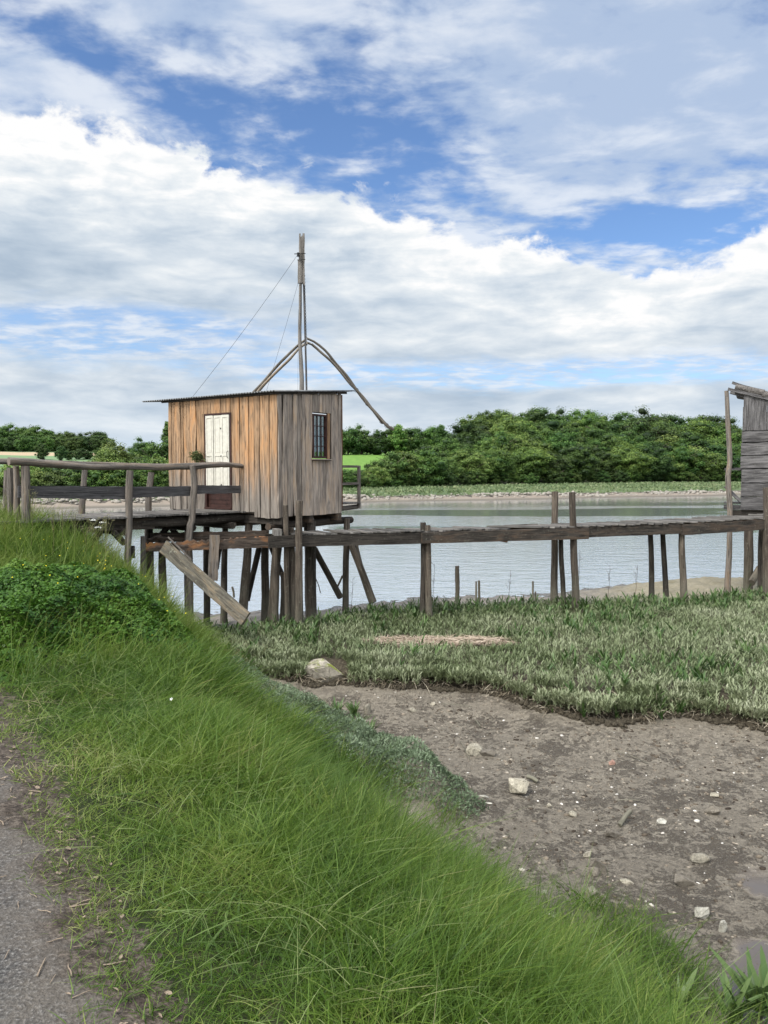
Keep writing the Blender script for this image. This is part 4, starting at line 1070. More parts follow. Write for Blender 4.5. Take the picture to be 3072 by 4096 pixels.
for i in range(9):
    zc = zl[0] + .15 + i * .30; mb.board(O(0, Od, zc), O(Ow, Od, zc), UP, .29, .03, 6, .004)
mb.build('wall', W_OLD, old)
M_TILE = plain('lichened_tiles', (.115, .105, .095), .9, 0, 30, .6, .6)
mb = MB()
for r_ in range(9):
    for k in range(10):
        x0 = -.20 + r_ * .32; y0 = -.12 + k * .26
        zt = ztopL + .09 - .30 * x0 + .02
        p = O(x0 + .17, y0 + .12, zt - .30 * .17 + .02 + random.uniform(-.012, .012))
        dirx = (ax - UP * .30).normalized()
        mb.log([p - dirx * .19, p + dirx * .19 + UP * .02], [.10, .085], 8, .13, knob=.05)
mb.build('roof', M_TILE, old)
mb = MB()
for (a, c) in ((O(-.38, -.05, ztopL + .16), O(.6, -.05, ztopL - .14)), (O(-.30, .35, ztopL + .36), O(.4, .35, ztopL + .10)), (O(-.36, .8, ztopL + .15), O(Ow, .8, ztopL - .9))):
    mb.board(a, c, UP, .07, .05, 6, .006)
mb.build('rafter', W_OLD, old)
mb = MB()
for k in range(5): mb.board(O(-.42, .1 + k * .13, z_of(945)), O(.05, .1 + k * .13, z_of(945)), ay, .12, .03, 3, .004)
mb.board(O(-.42, .05, z_of(975)), O(.1, .05, z_of(980)), UP, .12, .06, 3, .006); mb.build('platform', W_OLD, old)
mb = MB(); mb.board(O(-.40, .0, z_of(820)), O(-.02, .0, z_of(930)), Vector((1, 0, .6)), .07, .06, 4, .003); mb.build('brace', W_OLD, old)
mb = MB(); mb.board(O(-.42, .05, z_of(695)), O(.1, .05, z_of(692)), UP, .06, .05, 4, .006); mb.build('brace', W_OLD, old)
mb = MB(); mb.board(O(-.2, .1, zl[0] - .08), O(Ow, .1, zl[0] - .08), UP, .16, .12, 6, .005); mb.build('floor_beam', W_BEAM, old)
mb = MB(); mb.box(O(Ow / 2, Od / 2, zl[0] + .02), ax, UP, ay, Ow, .06, Od); mb.build('floor', W_BEAM, old)
for (t_, b_, Y_, w_) in ((2997, 2991, 20.15, 34), (3150, 3145, 19.4, 34), (3110, 3108, 21.6, 30)):
    stilt(t_, b_, Y_, w_, .5, old, W_POST)
brace((3040, 2272), (3012, 2322), 26, old, None, 20.0, 19.6)

# ------------------------------------------------------------------ stones, shells, litter
def stone_mat(name, c, moss=0):
    m, N, b = new_mat(name); oc = N.n('ShaderNodeTexCoord').outputs['Object']
    oi = N.n('ShaderNodeObjectInfo').outputs['Random']
    a = N.noise(oc, 14, 5, .65); f = N.noise(oc, 90, 4, .7)
    f2 = N.math('ADD', N.math('MULTIPLY', a, .55), N.math('MULTIPLY', f, .45))
    col = N.mix(N.maprange(f2, .36, .64), tuple(q * .55 for q in c), tuple(q * 1.2 for q in c))
    g, (x, y, z) = geo_sep(N)
    if moss:
        nz = N.n('ShaderNodeSeparateXYZ'); N.put(nz.inputs[0], N.n('ShaderNodeNewGeometry').outputs['Normal'])
        mf = N.math('MULTIPLY', N.maprange(nz.outputs[2], .3, .8), N.maprange(N.noise(oc, 5, 4), .42, .55))
        col = N.mix(mf, col, N.mix(f, (.09, .12, .015), (.21, .22, .05)))
    hs = N.n('ShaderNodeHueSaturation'); N.put(hs.inputs['Color'], col); N.put(hs.inputs['Value'], N.math('ADD', .72, N.math('MULTIPLY', oi, .5)))
    N.put(b.inputs['Base Color'], hs.outputs[0]); b.inputs['Roughness'].default_value = .8
    N.put(b.inputs['Normal'], N.bump(f2, .6, .01)); return m
M_ST = stone_mat('limestone', (.35, .32, .25)); M_STP = stone_mat('pale_stone', (.46, .44, .37)); M_STD = stone_mat('dark_stone', (.17, .15, .12)); M_STM = stone_mat('mossy_stone', (.36, .33, .27), 1)
def stone(px, py, wpx, hpx, mat, label, depth=.8, round_=.25, rot=0, n=16, name='stone', sink=.25, group='stones lying on the mud'):
    p = hit(px, py + hpx * .40); Y = p.y; w = wpx * Y / FPX * 1.18; h = hpx * Y / FPX * 1.05; dp = w * depth
    rnd = random.Random(int(px * 7 + py)); bm = bmesh.new()
    for k in range(n):
        v = Vector((rnd.uniform(-1, 1), rnd.uniform(-1, 1), rnd.uniform(-1, 1)))
        v = v.normalized() * rnd.uniform(.85, 1.05) if rnd.random() < .8 else v * .9
        bm.verts.new((v.x * w / 2, v.y * dp / 2, v.z * h * .5))
    bmesh.ops.convex_hull(bm, input=bm.verts[:])
    for v in [v for v in bm.verts if not v.link_faces]: bm.verts.remove(v)
    bmesh.ops.bevel(bm, geom=bm.edges[:], offset=min(w, h) * .07 * (1 + round_ * 3), segments=2, affect='EDGES', clamp_overlap=True)
    bmesh.ops.triangulate(bm, faces=bm.faces[:]); bmesh.ops.subdivide_edges(bm, edges=bm.edges[:], cuts=1)
    for v in bm.verts: v.co += Vector((rnd.uniform(-1, 1), rnd.uniform(-1, 1), rnd.uniform(-1, 1))) * min(w, h) * .018
    me = bpy.data.meshes.new(name); bm.to_mesh(me); bm.free()
    o = link(name, me, mat, None, (p.x, p.y + dp * .25, p.z + h * (.48 - sink))); o.rotation_euler = (rnd.uniform(-.1, .1), R(rot), rnd.uniform(-.3, .3))
    return tag(o, label, 'stone', group)
stone(1312, 2690, 195, 115, M_STM, 'big mossy flat-topped block at the left end of the marsh edge', .6, .1, 0, 22, 'stone_block', .12)
Bq = lambda a, c: (1972 + a * .663, 2900 + c * .663); Pq = lambda a, c: (1100 + a * .663, 2400 + c * .663)
stone(*Pq(560, 650), 36, 62, M_ST, 'upright oblong stone near the grassy toe of the bank', .7, .5)
stone(*Pq(833, 660), 34, 28, M_ST, 'rounded tan stone right of the upright oblong one', .8, .6)
stone(*Pq(955, 628), 22, 20, M_ST, 'small tan stone below the cut edge of the marsh', .8, .6)
stone(*Pq(1205, 905), 78, 62, M_ST, 'wedge shaped stone with a pointed dark end', .8, .0, 12)
stone(*Pq(1280, 925), 84, 34, M_STD, 'dark low stone lying against the wedge shaped one', .6, .0)
stone(*Pq(1475, 1125), 92, 88, M_ST, 'large chunky pale grey stone in the middle of the mud', .8, .0)
stone(*Pq(1250, 1185), 50, 18, M_STP, 'flat pale slab left of the large chunky stone', .5, .0); stone(*Pq(1240, 1203), 34, 18, M_STD, 'small grey slab under the flat pale one', .5, .0); stone(*Pq(1290, 1230), 34, 7, M_STP, 'thin sliver of pale stone below the small slabs', .4, 0)
stone(*Pq(875, 920), 24, 10, M_STP, 'small white chip between the shore plants and the wedge stone', .6, .2)
stone(*Bq(482, 537), 36, 32, M_ST, 'small angular stone alone left of the smooth grey one', .8, 0)
stone(*Bq(727, 652), 74, 44, M_STD, 'smooth grey oval stone beside a short stick', .6, .9, 8)
stone(*Bq(1022, 582), 54, 26, M_STP, 'flat pinkish white stone right of the smooth grey one', .6, .1)
stone(*Bq(1335, 518), 76, 48, M_STD, 'brownish pointed stone half sunk near the right side', .6, .1, 14)
stone(*Bq(570, 780), 32, 36, M_ST, 'small grey squared stone above the speckled one', .8, .2)
stone(*Bq(615, 893), 48, 44, M_STD, 'speckled rounded stone among the mud clods', .8, .9)
stone(*Bq(655, 860), 96, 56, M_STD, 'long mud covered slab beside the speckled stone', .35, .2, 35)
stone(*Bq(1255, 805), 84, 46, M_ST, 'flat cream slab near the puddle at right', .6, 0)
stone(*Bq(1150, 948), 96, 52, M_STD, 'triangular brown slab near the puddle', .6, 0, 10)
stone(*Bq(592, 1015), 56, 40, M_ST, 'lumpy tan stone above the tall grass tips', .7, .1); stone(*Bq(665, 1045), 28, 38, M_STD, 'narrow brown stone standing right of the lumpy tan one', .6, .1)
stone(*Bq(1268, 1125), 66, 76, M_STP, 'cream white pointed stone by the puddle', .6, 0); stone(*Bq(1392, 1210), 38, 74, M_STP, 'tall narrow pale stone standing at the edge of the puddle', .6, 0)
stone(*Bq(310, 1010), 28, 30, M_STP, 'small white shell-like stone near the grass at left', .6, .1); stone(*Bq(350, 1150), 84, 26, M_STP, 'long flat white stone behind the grass tips', .5, 0); stone(*Bq(282, 1187), 34, 20, M_STP, 'short white stone left of the long flat one', .5, 0)
stone(*Bq(180, 1080), 56, 34, M_ST, 'cracked pale lump among the first grass tips', .6, 0); stone(*Bq(805, 948), 52, 18, M_ST, 'low tan stone right of the speckled one', .6, .2)
stone(*Bq(720, 228), 26, 24, plain('pink_stone', (.36, .22, .17), .8), 'single pinkish stone far out on the mud', .8, .3); stone(*Bq(1340, 425), 38, 22, M_ST, 'small dull stone above the brownish pointed one', .7, .3)
stone(*Bq(340, 487), 26, 18, M_ST, 'small dull stone right below the large chunky one', .7, .3); stone(*Bq(955, 932), 26, 18, M_STD, 'tiny dark clod between two slabs', .7, .3)
def mstick(a, c, r, label, lift=.03):
    p = hit(*a) + UP * lift; q_ = hit(*c) + UP * .02; mb = MB(); mb.log([p, p.lerp(q_, .5) + UP * .01, q_], r, 7, .05, knob=.15)
    tag(mb.build('stick', W_POST, None, tuple(q_)), label, 'stick', 'sticks lying on the mud')
mstick(Bq(828, 572), Bq(765, 622), .022, 'short round stick poking out of the mud by the smooth grey stone', .08)
mstick(Bq(205, 335), Bq(270, 352), .022, 'stubby dark stick behind the large chunky stone', .05)
mstick(Bq(735, 168), Bq(935, 245), .004, 'very thin long twig lying across the open mud'); mstick(Bq(750, 474), Bq(885, 472), .005, 'short straight twig lying level above the smooth grey stone')
mstick(Pq(1115, 865), Pq(1175, 975), .005, 'bent twig just left of the wedge shaped stone'); mstick(Pq(1205, 738), Pq(1240, 775), .010, 'small forked stick near the far mud')
mstick(Pq(1010, 640), Pq(1190, 655), .005, 'long thin root lying below the marsh edge')

# shells
m_shell, N, b = new_mat('shell'); oc = N.n('ShaderNodeTexCoord').outputs['Object']; oi = N.n('ShaderNodeObjectInfo').outputs['Random']
N.put(b.inputs['Base Color'], N.mix(oi, (.72, .69, .62), (.40, .37, .32))); b.inputs['Roughness'].default_value = .5
def shell_mesh(seed):
    rnd = random.Random(seed); bm = bmesh.new(); rings = 4; seg = 14; V = []
    c = bm.verts.new((0, -.3, .42))
    for i in range(1, rings + 1):
        t = i / rings; row = []
        for k in range(seg):
            a = 2 * math.pi * k / seg; rr = t * (1 + .06 * math.sin(7 * a) + rnd.uniform(-.03, .03))
            row.append(bm.verts.new((math.cos(a) * rr, math.sin(a) * rr * .8 - .3 * (1 - t), .42 * math.sqrt(max(0, 1 - t * t)) + .02)))
        V.append(row)
    for k in range(seg): bm.faces.new((c, V[0][k], V[0][(k + 1) % seg]))
    for i in range(rings - 1):
        for k in range(seg): bm.faces.new((V[i][k], V[i + 1][k], V[i + 1][(k + 1) % seg], V[i][(k + 1) % seg]))
    me = bpy.data.meshes.new('shell'); bm.to_mesh(me); bm.free(); me.materials.append(m_shell)
    for p in me.polygons: p.use_smooth = True
    return me
SHM = [shell_mesh(i) for i in range(4)]
def good_mud(x, y): return s_of(x, y) > 4.75 and y < marsh_edge(np.array([x]), np.array([y]))[0] - .35 and y > 3.4
k = 0; tries = 0
while k < 120 and tries < 9000:
    tries += 1; y = random.uniform(3.5, 11.4); x = random.uniform(-1, 6)
    if not good_mud(x, y) or abs(x) > .5 * y + .2: continue
    if random.random() > .35 + .65 * float(vnoise(np.array([x * .9]), np.array([y * .9]), 77)[0]): continue
    o = bpy.data.objects.new('shell', SHM[k % 4]); COL.objects.link(o); o.location = (x, y, gz(x, y) + .001)
    sc = random.choice((.006, .008, .010, .013, .018)); o.scale = (sc, sc * random.uniform(.7, 1), sc * .7); o.rotation_euler = (random.uniform(-.3, .3), random.uniform(-.3, .3), random.uniform(0, 6.3))
    tag(o, 'little white shell scattered on the brown mud', 'shell', 'shells scattered on the mud'); k += 1

# twigs and dry leaves at the path edge
M_LITT = plain('dry_leaf', (.24, .19, .14), .8, 0, 30, .5); M_TWIG = plain('twig', (.24, .19, .14), .85, 0, 30, .5)
def s_point(s, Y): return (s + .506 - .542 * Y) / .840
bm = bmesh.new(); P = []
for i in range(6):
    t = i / 5; w = [.05, .22, .30, .24, .16, .02][i]; z = [.02, .10, .05, .12, .04, .10][i]
    P.append((bm.verts.new((t - .5, -w, z + .08)), bm.verts.new((t - .5, 0, z)), bm.verts.new((t - .5, w, z + .10))))
for i in range(5):
    for j in (0, 1): bm.faces.new((P[i][j], P[i + 1][j], P[i + 1][j + 1], P[i][j + 1]))
lme = bpy.data.meshes.new('dry_leaf'); bm.to_mesh(lme); bm.free(); lme.materials.append(M_LITT)
for k in range(90):
    y = 2.0 + 3.6 * random.random() ** 1.3; s_ = random.gauss(.07, .07); x = s_point(s_, y)
    o = bpy.data.objects.new('dry_leaf', lme); COL.objects.link(o); o.location = (x, y, gz(x, y) + .008); sc = random.uniform(.012, .034); o.scale = (sc, sc * random.uniform(.5, 1.1), sc)
    o.rotation_euler = (random.uniform(-.5, .5), random.uniform(-.3, .3), random.uniform(0, 6.3)); tag(o, 'pale curled dry leaf lying in the dirt strip along the path', 'dry leaf', 'dry leaves along the path edge')
tms = []
for k in range(4):
    mb = MB(); mb.log([(-.5, 0, 0), (-.1, random.uniform(-.06, .06), .02), (.2, random.uniform(-.06, .06), .0), (.5, random.uniform(-.1, .1), .01)], [.035, .03, .03, .018], 6, .12, knob=.15)
    o = mb.build('twig', M_TWIG, None, (0, 0, 0)); tms.append(o.data); bpy.data.objects.remove(o)
for k in range(90):
    y = 2.05 + 3.4 * random.random(); s_ = random.gauss(.0, .12); x = s_point(s_, y)
    o = bpy.data.objects.new('twig', tms[k % 4]); COL.objects.link(o); o.location = (x, y, gz(x, y) + .006); sc = random.uniform(.02, .09); o.scale = (sc, sc, min(sc, .08))
    o.rotation_euler = (0, 0, random.uniform(0, 6.3)); tag(o, 'broken brown twig lying in the dirt at the path edge', 'twig', 'twigs along the path edge')
# ------------------------------------------------------------------ grass of the bank
G_GRASS = leafmat('bank_grass', [(0, (.014, .036, .005)), (.25, (.044, .096, .011)), (.5, (.098, .172, .023)), (.75, (.175, .240, .045)), (.92, (.27, .29, .095)), (1, (.38, .33, .18))], .9, .34, .5, .35)
G_FINE = leafmat('long_fine_grass', [(0, (.035, .072, .015)), (.4, (.085, .15, .03)), (.7, (.145, .215, .06)), (.9, (.24, .28, .11)), (1, (.36, .31, .18))], .7, .35, .5, .4)
def taper(t): return (1 - t) ** .6 if t > .25 else .8 + t * .4
def leafp(t): return [.35, 1.0, .8][min(2, int(t * 3 + .01))]
def grass(name, pts, h, w, lean, leanamt, droop, tint, mat, segs=4, kind='stuff', label=None, cat=None, spread=.35):
    n = len(pts); a = rng.uniform(0, 2 * np.pi, n)
    dirv = np.stack([rng.normal(0, spread, n), rng.normal(0, spread, n), np.ones(n)], 1) + np.array(lean) * leanamt[:, None]
    dirv = unit(dirv); side = unit(np.stack([np.cos(a), np.sin(a), np.zeros(n)], 1)); side = unit(side - dirv * (side * dirv).sum(1, keepdims=True))
    bend = np.stack([dirv[:, 0] * 1.0 + rng.normal(0, .25, n), dirv[:, 1] + rng.normal(0, .25, n), -droop * rng.uniform(.3, 1.3, n)], 1) * .55
    m = strips(pts, dirv, side, h, w, bend, segs, taper, tint)
    return m
def scatter(n, xr, yr, keep):
    x = rng.uniform(*xr, n); y = rng.uniform(*yr, n)
    k = keep(x, y); return x[k], y[k]
def inview(x, y, m=.35): return (np.abs(x) < .5 * y + 1.0)
def pts_of(x, y, dz=-.01): return np.stack([x, y, ground(x, y) + dz], 1)
parts = []
# clover mask (the bush on the mound)
def clov(x, y):
    return 1 - ((x + 3.4) / 1.75) ** 2 - ((y - 7.7) / 2.1) ** 2 + (fbm(x * 1.1, y * 1.1, 4, 41) - .5) * 1.3
# a) short trampled turf from the path edge
for (n, yr, wd) in ((120000, (1.7, 3.6), .0034), (70000, (3.6, 6), .0048), (30000, (6, 9), .007), (26000, (9, 14), .011)):
    x, y = scatter(n, (-8, 2.4), yr, lambda x, y: inview(x, y) & (s_of(x, y) > -.02 + .34 * (fbm(x * 2.2, y * 2.2, 3, 31) - .5)) & (s_of(x, y) < 2.4) & (clov(x, y) < .25))
    s = s_of(x, y); cl = fbm(x * 6, y * 6, 3, 33)
    keep = rng.random(len(x)) < sst(s + (cl - .5) * .4, -.08, .14) * .8 + .2
    x, y, s, cl = x[keep], y[keep], s[keep], cl[keep]
    h = (.06 + .13 * sst(s, .15, .9)) * rng.uniform(.5, 1.4, len(x)) * (.6 + .9 * cl)
    tint = rng.beta(3.2, 3, len(x)) * .8 + .08 + (fbm(x * 1.6, y * 1.6, 3, 34) - .5) * .7 + (cl - .5) * .25 + .10 * (1 - sst(s, .4, 1.3)); tint = np.where(rng.random(len(x)) < .045 + .08 * (1 - sst(s, .1, .5)), 1.2, tint)
    parts.append(grass('', pts_of(x, y), h, np.full(len(x), wd) * rng.uniform(.6, 1.4, len(x)), (.25, .1, 0), rng.uniform(0, 1, len(x)), .55, tint, None, 3, spread=.75))
# b) long lush grass on the slope
for (n, yr, wd) in ((110000, (1.7, 3.6), .0034), (105000, (3.6, 6), .0046), (75000, (6, 9), .0062), (45000, (9, 14.5), .009)):
    x, y = scatter(n, (-7, 4.5), yr, lambda x, y: inview(x, y, .5) & (s_of(x, y) > .25) & (s_of(x, y) < 4.2) & (ground(x, y) > np.interp(y, [4, 7, 9.5, 11], [-1.74, -1.62, -1.55, -1.42]) + .5 * (fbm(x * 1.7, y * 1.7, 3, 35) - .5) + np.abs(rng.normal(0, .16, len(x)))) & (clov(x, y) < .2))
    s = s_of(x, y); cl = fbm(x * 2.3, y * 2.3, 4, 36); tuft = fbm(x * 7, y * 7, 2, 37)
    keep = rng.random(len(x)) < np.clip((.25 + .75 * sst(s + (cl - .5) * .9, .35, 1.15)) * (.05 + 1.7 * tuft), 0, 1)
    x, y, s, cl, tuft = x[keep], y[keep], s[keep], cl[keep], tuft[keep]
    h = (.13 + .15 * sst(s, .6, 1.6)) * rng.uniform(.5, 1.45, len(x)) * (.35 + 1.3 * cl)
    tint = rng.beta(3, 3.2, len(x)) * .75 + .08 + (cl - .5) * .5 + (tuft - .5) * .2; tint = np.where(rng.random(len(x)) < .06, 1.1, tint)
    parts.append(grass('', pts_of(x, y), h, np.full(len(x), wd) * rng.lognormal(0, .35, len(x)), (.30, .06, 0), rng.uniform(.0, .9, len(x)) + (fbm(x * 1.9, y * 1.9, 3, 38) - .5) * 2.6, .45, tint, None, 4, spread=.46))
o = np_mesh('bank_grass', *merge(parts), G_GRASS, (0, 4, 0)); tag(o, 'long green grass covering the bank between the path and the mud', 'grass', kind='stuff')
# c) a few tall broad blades and seed stalks in front
parts = []
x, y = scatter(5200, (-1.5, 3.4), (1.8, 5.2), lambda x, y: inview(x, y, .4) & (s_of(x, y) > 1.2) & (s_of(x, y) < 3.0) & (fbm(x * 3, y * 3, 2, 50) > .47))
n = len(x); parts.append(grass('', pts_of(x, y), rng.uniform(.22, .46, n), rng.uniform(.003, .006, n), (.5, .0, 0), rng.uniform(-.2, 1, n), .45, rng.uniform(.25, .8, n), None, 6, spread=.28))
x, y = scatter(5200, (-.6, 2.6), (2.0, 4.2), lambda x, y: inview(x, y, .4) & (s_of(x, y) > 1.3) & (s_of(x, y) < 2.9) & (fbm(x * 2.4, y * 2.4, 2, 51) > .5)); x, y = x[:900], y[:900]
n = len(x); parts.append(grass('', pts_of(x, y), rng.uniform(.35, .68, n), rng.uniform(.003, .007, n), (.12, .0, 0), rng.uniform(-.6, 1, n), .3, rng.uniform(.2, .85, n), None, 6, spread=.22))
x, y = scatter(1500, (-7, 3.4), (3, 13.5), lambda x, y: inview(x, y, .4) & (s_of(x, y) > .8) & (s_of(x, y) < 3.8) & (clov(x, y) < .2))
n = len(x); parts.append(grass('', pts_of(x, y), rng.uniform(.35, .62, n), rng.uniform(.003, .006, n), (.3, .0, 0), rng.uniform(-.2, 1, n), .3, rng.uniform(.75, 1.1, n), None, 5, spread=.2))
# broad weed leaves and flattened dead straw mixed into the sward
x, y = scatter(30000, (-7, 3.4), (1.8, 9), lambda x, y: inview(x, y) & (s_of(x, y) > .35) & (s_of(x, y) < 3.0) & (clov(x, y) < .2) & (fbm(x * 2.6, y * 2.6, 3, 57) > .58)); x, y = x[:3600], y[:3600]
n = len(x); parts.append(grass('', pts_of(x, y), rng.uniform(.08, .24, n), rng.uniform(.007, .013, n), (.2, 0, 0), rng.uniform(-1, 1, n), .7, rng.uniform(0, .55, n), None, 6, spread=.7))
x, y = scatter(9000, (-7, 3.4), (1.8, 9), lambda x, y: inview(x, y) & (s_of(x, y) > .1) & (s_of(x, y) < 3.4) & (clov(x, y) < .2)); n = len(x)
parts.append(grass('', pts_of(x, y, .05 + rng.uniform(0, .05, n)), rng.uniform(.08, .26, n), rng.uniform(.002, .004, n), (.2, 0, 0), rng.uniform(-1, 1, n), .3, rng.uniform(.92, 1.2, n), None, 4, spread=2.2))
o = np_mesh('tall_grass', *merge(parts), G_FINE, (0, 4, 0)); tag(o, 'tall broad grass blades and seed stalks sticking out above the bank grass', 'grass', kind='stuff')
# d) mound weeds near the gangway end: yellow-green tangle with stalks
parts = []
x, y = scatter(62000, (-9, -2.2), (9.2, 14.8), lambda x, y: inview(x, y, .6) & (s_of(x, y) > -1.5) & (ground(x, y) > -1.25))
n = len(x); cl = fbm(x * 2, y * 2, 3, 55)
tall = 1.5 * np.exp(-(((x + 5.95) / .7) ** 2 + ((y - 11.9) / 1.2) ** 2))
parts.append(grass('', pts_of(x, y), rng.uniform(.12, .34, n) * (.6 + .9 * cl) * (1 + .7 * tall), rng.uniform(.004, .009, n), (.3, 0, 0), rng.uniform(0, 1, n), .3, rng.beta(3, 3, n) * .7 + .30 + (cl - .5) * .6, None, 3, spread=.42))
x, y = scatter(1500, (-7.2, -3), (10.4, 13.2), lambda x, y: inview(x, y, .6) & (s_of(x, y) > .5) & (s_of(x, y) < 3.4)); n = len(x)
parts.append(grass('', pts_of(x, y), rng.uniform(.4, .75, n), rng.uniform(.006, .011, n), (.25, 0, 0), rng.uniform(-.5, 1, n), .15, rng.uniform(.7, 1.2, n), None, 4, spread=.18))
o = np_mesh('mound_weeds', *merge(parts), G_GRASS, (-5, 12, .5)); tag(o, 'yellowish grass and weeds on the mound at the landward end of the gangway', 'weeds', kind='stuff')
# dry reddish grass seam along the foot of the mound
G_DRY = leafmat('dry_grass', [(0, (.10, .085, .035)), (.5, (.24, .19, .10)), (1, (.40, .31, .20))], 2, .2, .7, .3)
x, y = scatter(26000, (-4.5, -.6), (8.4, 13), lambda x, y: ((np.abs(ground(x, y) + 1.22) < .16) & (s_of(x, y) < 4.5) & (s_of(x, y) > 1.5))); n = len(x)
k = fbm(x * 3, y * 3, 3, 61) > .44; x, y = x[k], y[k]; n = len(x)
o = np_mesh('dry_grass', *grass('', pts_of(x, y), rng.uniform(.1, .3, n), rng.uniform(.004, .008, n), (.4, -.2, 0), rng.uniform(0, 1, n), .7, rng.random(n), None, 4, spread=.6), G_DRY, (-2, 10, -.8)); tag(o, 'dry straw coloured grass hanging along the foot of the bank', 'dry grass', kind='stuff')

# e) clover bush
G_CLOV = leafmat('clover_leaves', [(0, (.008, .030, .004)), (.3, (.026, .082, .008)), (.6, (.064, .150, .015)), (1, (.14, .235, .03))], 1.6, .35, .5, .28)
N_C = 60000
x, y = scatter(N_C * 3, (-6, -1), (5.6, 10.2), lambda x, y: (clov(x, y) > .0) & inview(x, y, .5)); x, y = x[:N_C], y[:N_C]; n = len(x)
lump = fbm(x * 1.7, y * 1.7, 4, 71); cm = sst(clov(x, y), 0, .95)
top_ = ground(x, y) + cm * (.14 + .44 * lump + .18 * (fbm(x * 6, y * 6, 2, 72) - .4))
zz = top_ - rng.exponential(.035, n) * (1 + 0 * x)
# slope of the lumps gives the leaves their facing
e_ = .05; gxn = (fbm((x + e_) * 1.7, y * 1.7, 4, 71) - lump) / e_ * .46; gyn = (fbm(x * 1.7, (y + e_) * 1.7, 4, 71) - lump) / e_ * .46
parts = []; base = np.stack([x, y, zz], 1)
nrm = unit(np.stack([-gxn + rng.normal(0, .45, n), -gyn + rng.normal(0, .45, n), np.ones(n)], 1)); a0 = rng.uniform(0, 6.28, n)
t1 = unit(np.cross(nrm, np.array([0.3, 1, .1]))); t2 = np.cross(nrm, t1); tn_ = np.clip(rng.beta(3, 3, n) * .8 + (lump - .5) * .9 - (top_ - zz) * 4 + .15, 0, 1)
sz = rng.uniform(.008, .024, n)
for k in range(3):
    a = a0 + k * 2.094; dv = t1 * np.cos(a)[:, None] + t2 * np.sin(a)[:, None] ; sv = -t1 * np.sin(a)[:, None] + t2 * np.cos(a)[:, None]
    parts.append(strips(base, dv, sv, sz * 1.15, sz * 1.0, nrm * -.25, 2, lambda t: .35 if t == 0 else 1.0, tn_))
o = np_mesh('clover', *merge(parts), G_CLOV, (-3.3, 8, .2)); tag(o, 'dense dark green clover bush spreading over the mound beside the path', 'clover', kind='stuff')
# grass through and around the clover
x, y = scatter(9000, (-6, -1), (5.5, 10.2), lambda x, y: (clov(x, y) > -.1) & inview(x, y, .5)); n = len(x)
o = np_mesh('clover_grass', *grass('', pts_of(x, y), rng.uniform(.2, .55, n), rng.uniform(.004, .007, n), (.3, 0, 0), rng.uniform(0, 1, n), .3, rng.uniform(.2, .75, n), None, 4, spread=.3), G_GRASS, (-3.3, 8, .2)); tag(o, 'thin grass blades growing up through the clover bush', 'grass', kind='stuff')
# small flowers
M_YEL = plain('yellow_petals', (.75, .62, .03), .6, var=.1, bump=0); M_WHI = plain('white_petals', (.75, .76, .72), .6, var=.1, bump=0)
def flower_mesh(mat, r):
    bm = bmesh.new(); c = bm.verts.new((0, 0, 0)); R_ = [bm.verts.new((math.cos(k * math.pi / 5) * r * (1 if k % 2 == 0 else .62), math.sin(k * math.pi / 5) * r * (1 if k % 2 == 0 else .62), r * .35)) for k in range(10)]
    for k in range(10): bm.faces.new((c, R_[k], R_[(k + 1) % 10]))
    me = bpy.data.meshes.new('flower'); bm.to_mesh(me); bm.free(); me.materials.append(mat); return me
fy, fw = flower_mesh(M_YEL, .0075), flower_mesh(M_WHI, .014)
for k in range(110):
    if k < 70: x = random.uniform(-6.5, -3.2); y = random.uniform(8.5, 12)
    else: x = random.uniform(-4.9, -2); y = random.uniform(6.4, 9.6)
    if abs(x) > .5 * y: continue
    zt = gz(x, y) + random.uniform(.18, .34) + (.22 if clov(np.array([x]), np.array([y]))[0] > .2 else 0)
    o = bpy.data.objects.new('yellow_flower', fy); COL.objects.link(o); o.location = (x, y, zt); o.rotation_euler = (random.uniform(0, 1), random.uniform(-.5, .5), 0)
    tag(o, 'tiny yellow flower dotted in the weeds of the grassy mound', 'flower', 'yellow flowers on the mound')
for (px, py, Y, lb) in ((845 * .812, 2300 + 680 * .812, 5.2, 'single white flower in the grass of the bank slope'), (175 * .812, 2300 + 238 * .812, 8.0, 'white flower on the clover bush'), (20 * .812, 2300 + 412 * .812, 6.6, 'white flower at the left edge of the clover')):
    p = at(px, py, Y); p = hit(px, py); p.z += .1; o = bpy.data.objects.new('white_flower', fw); COL.objects.link(o); o.location = p; o.rotation_euler = (.8, 0, 0); tag(o, lb, 'flower')
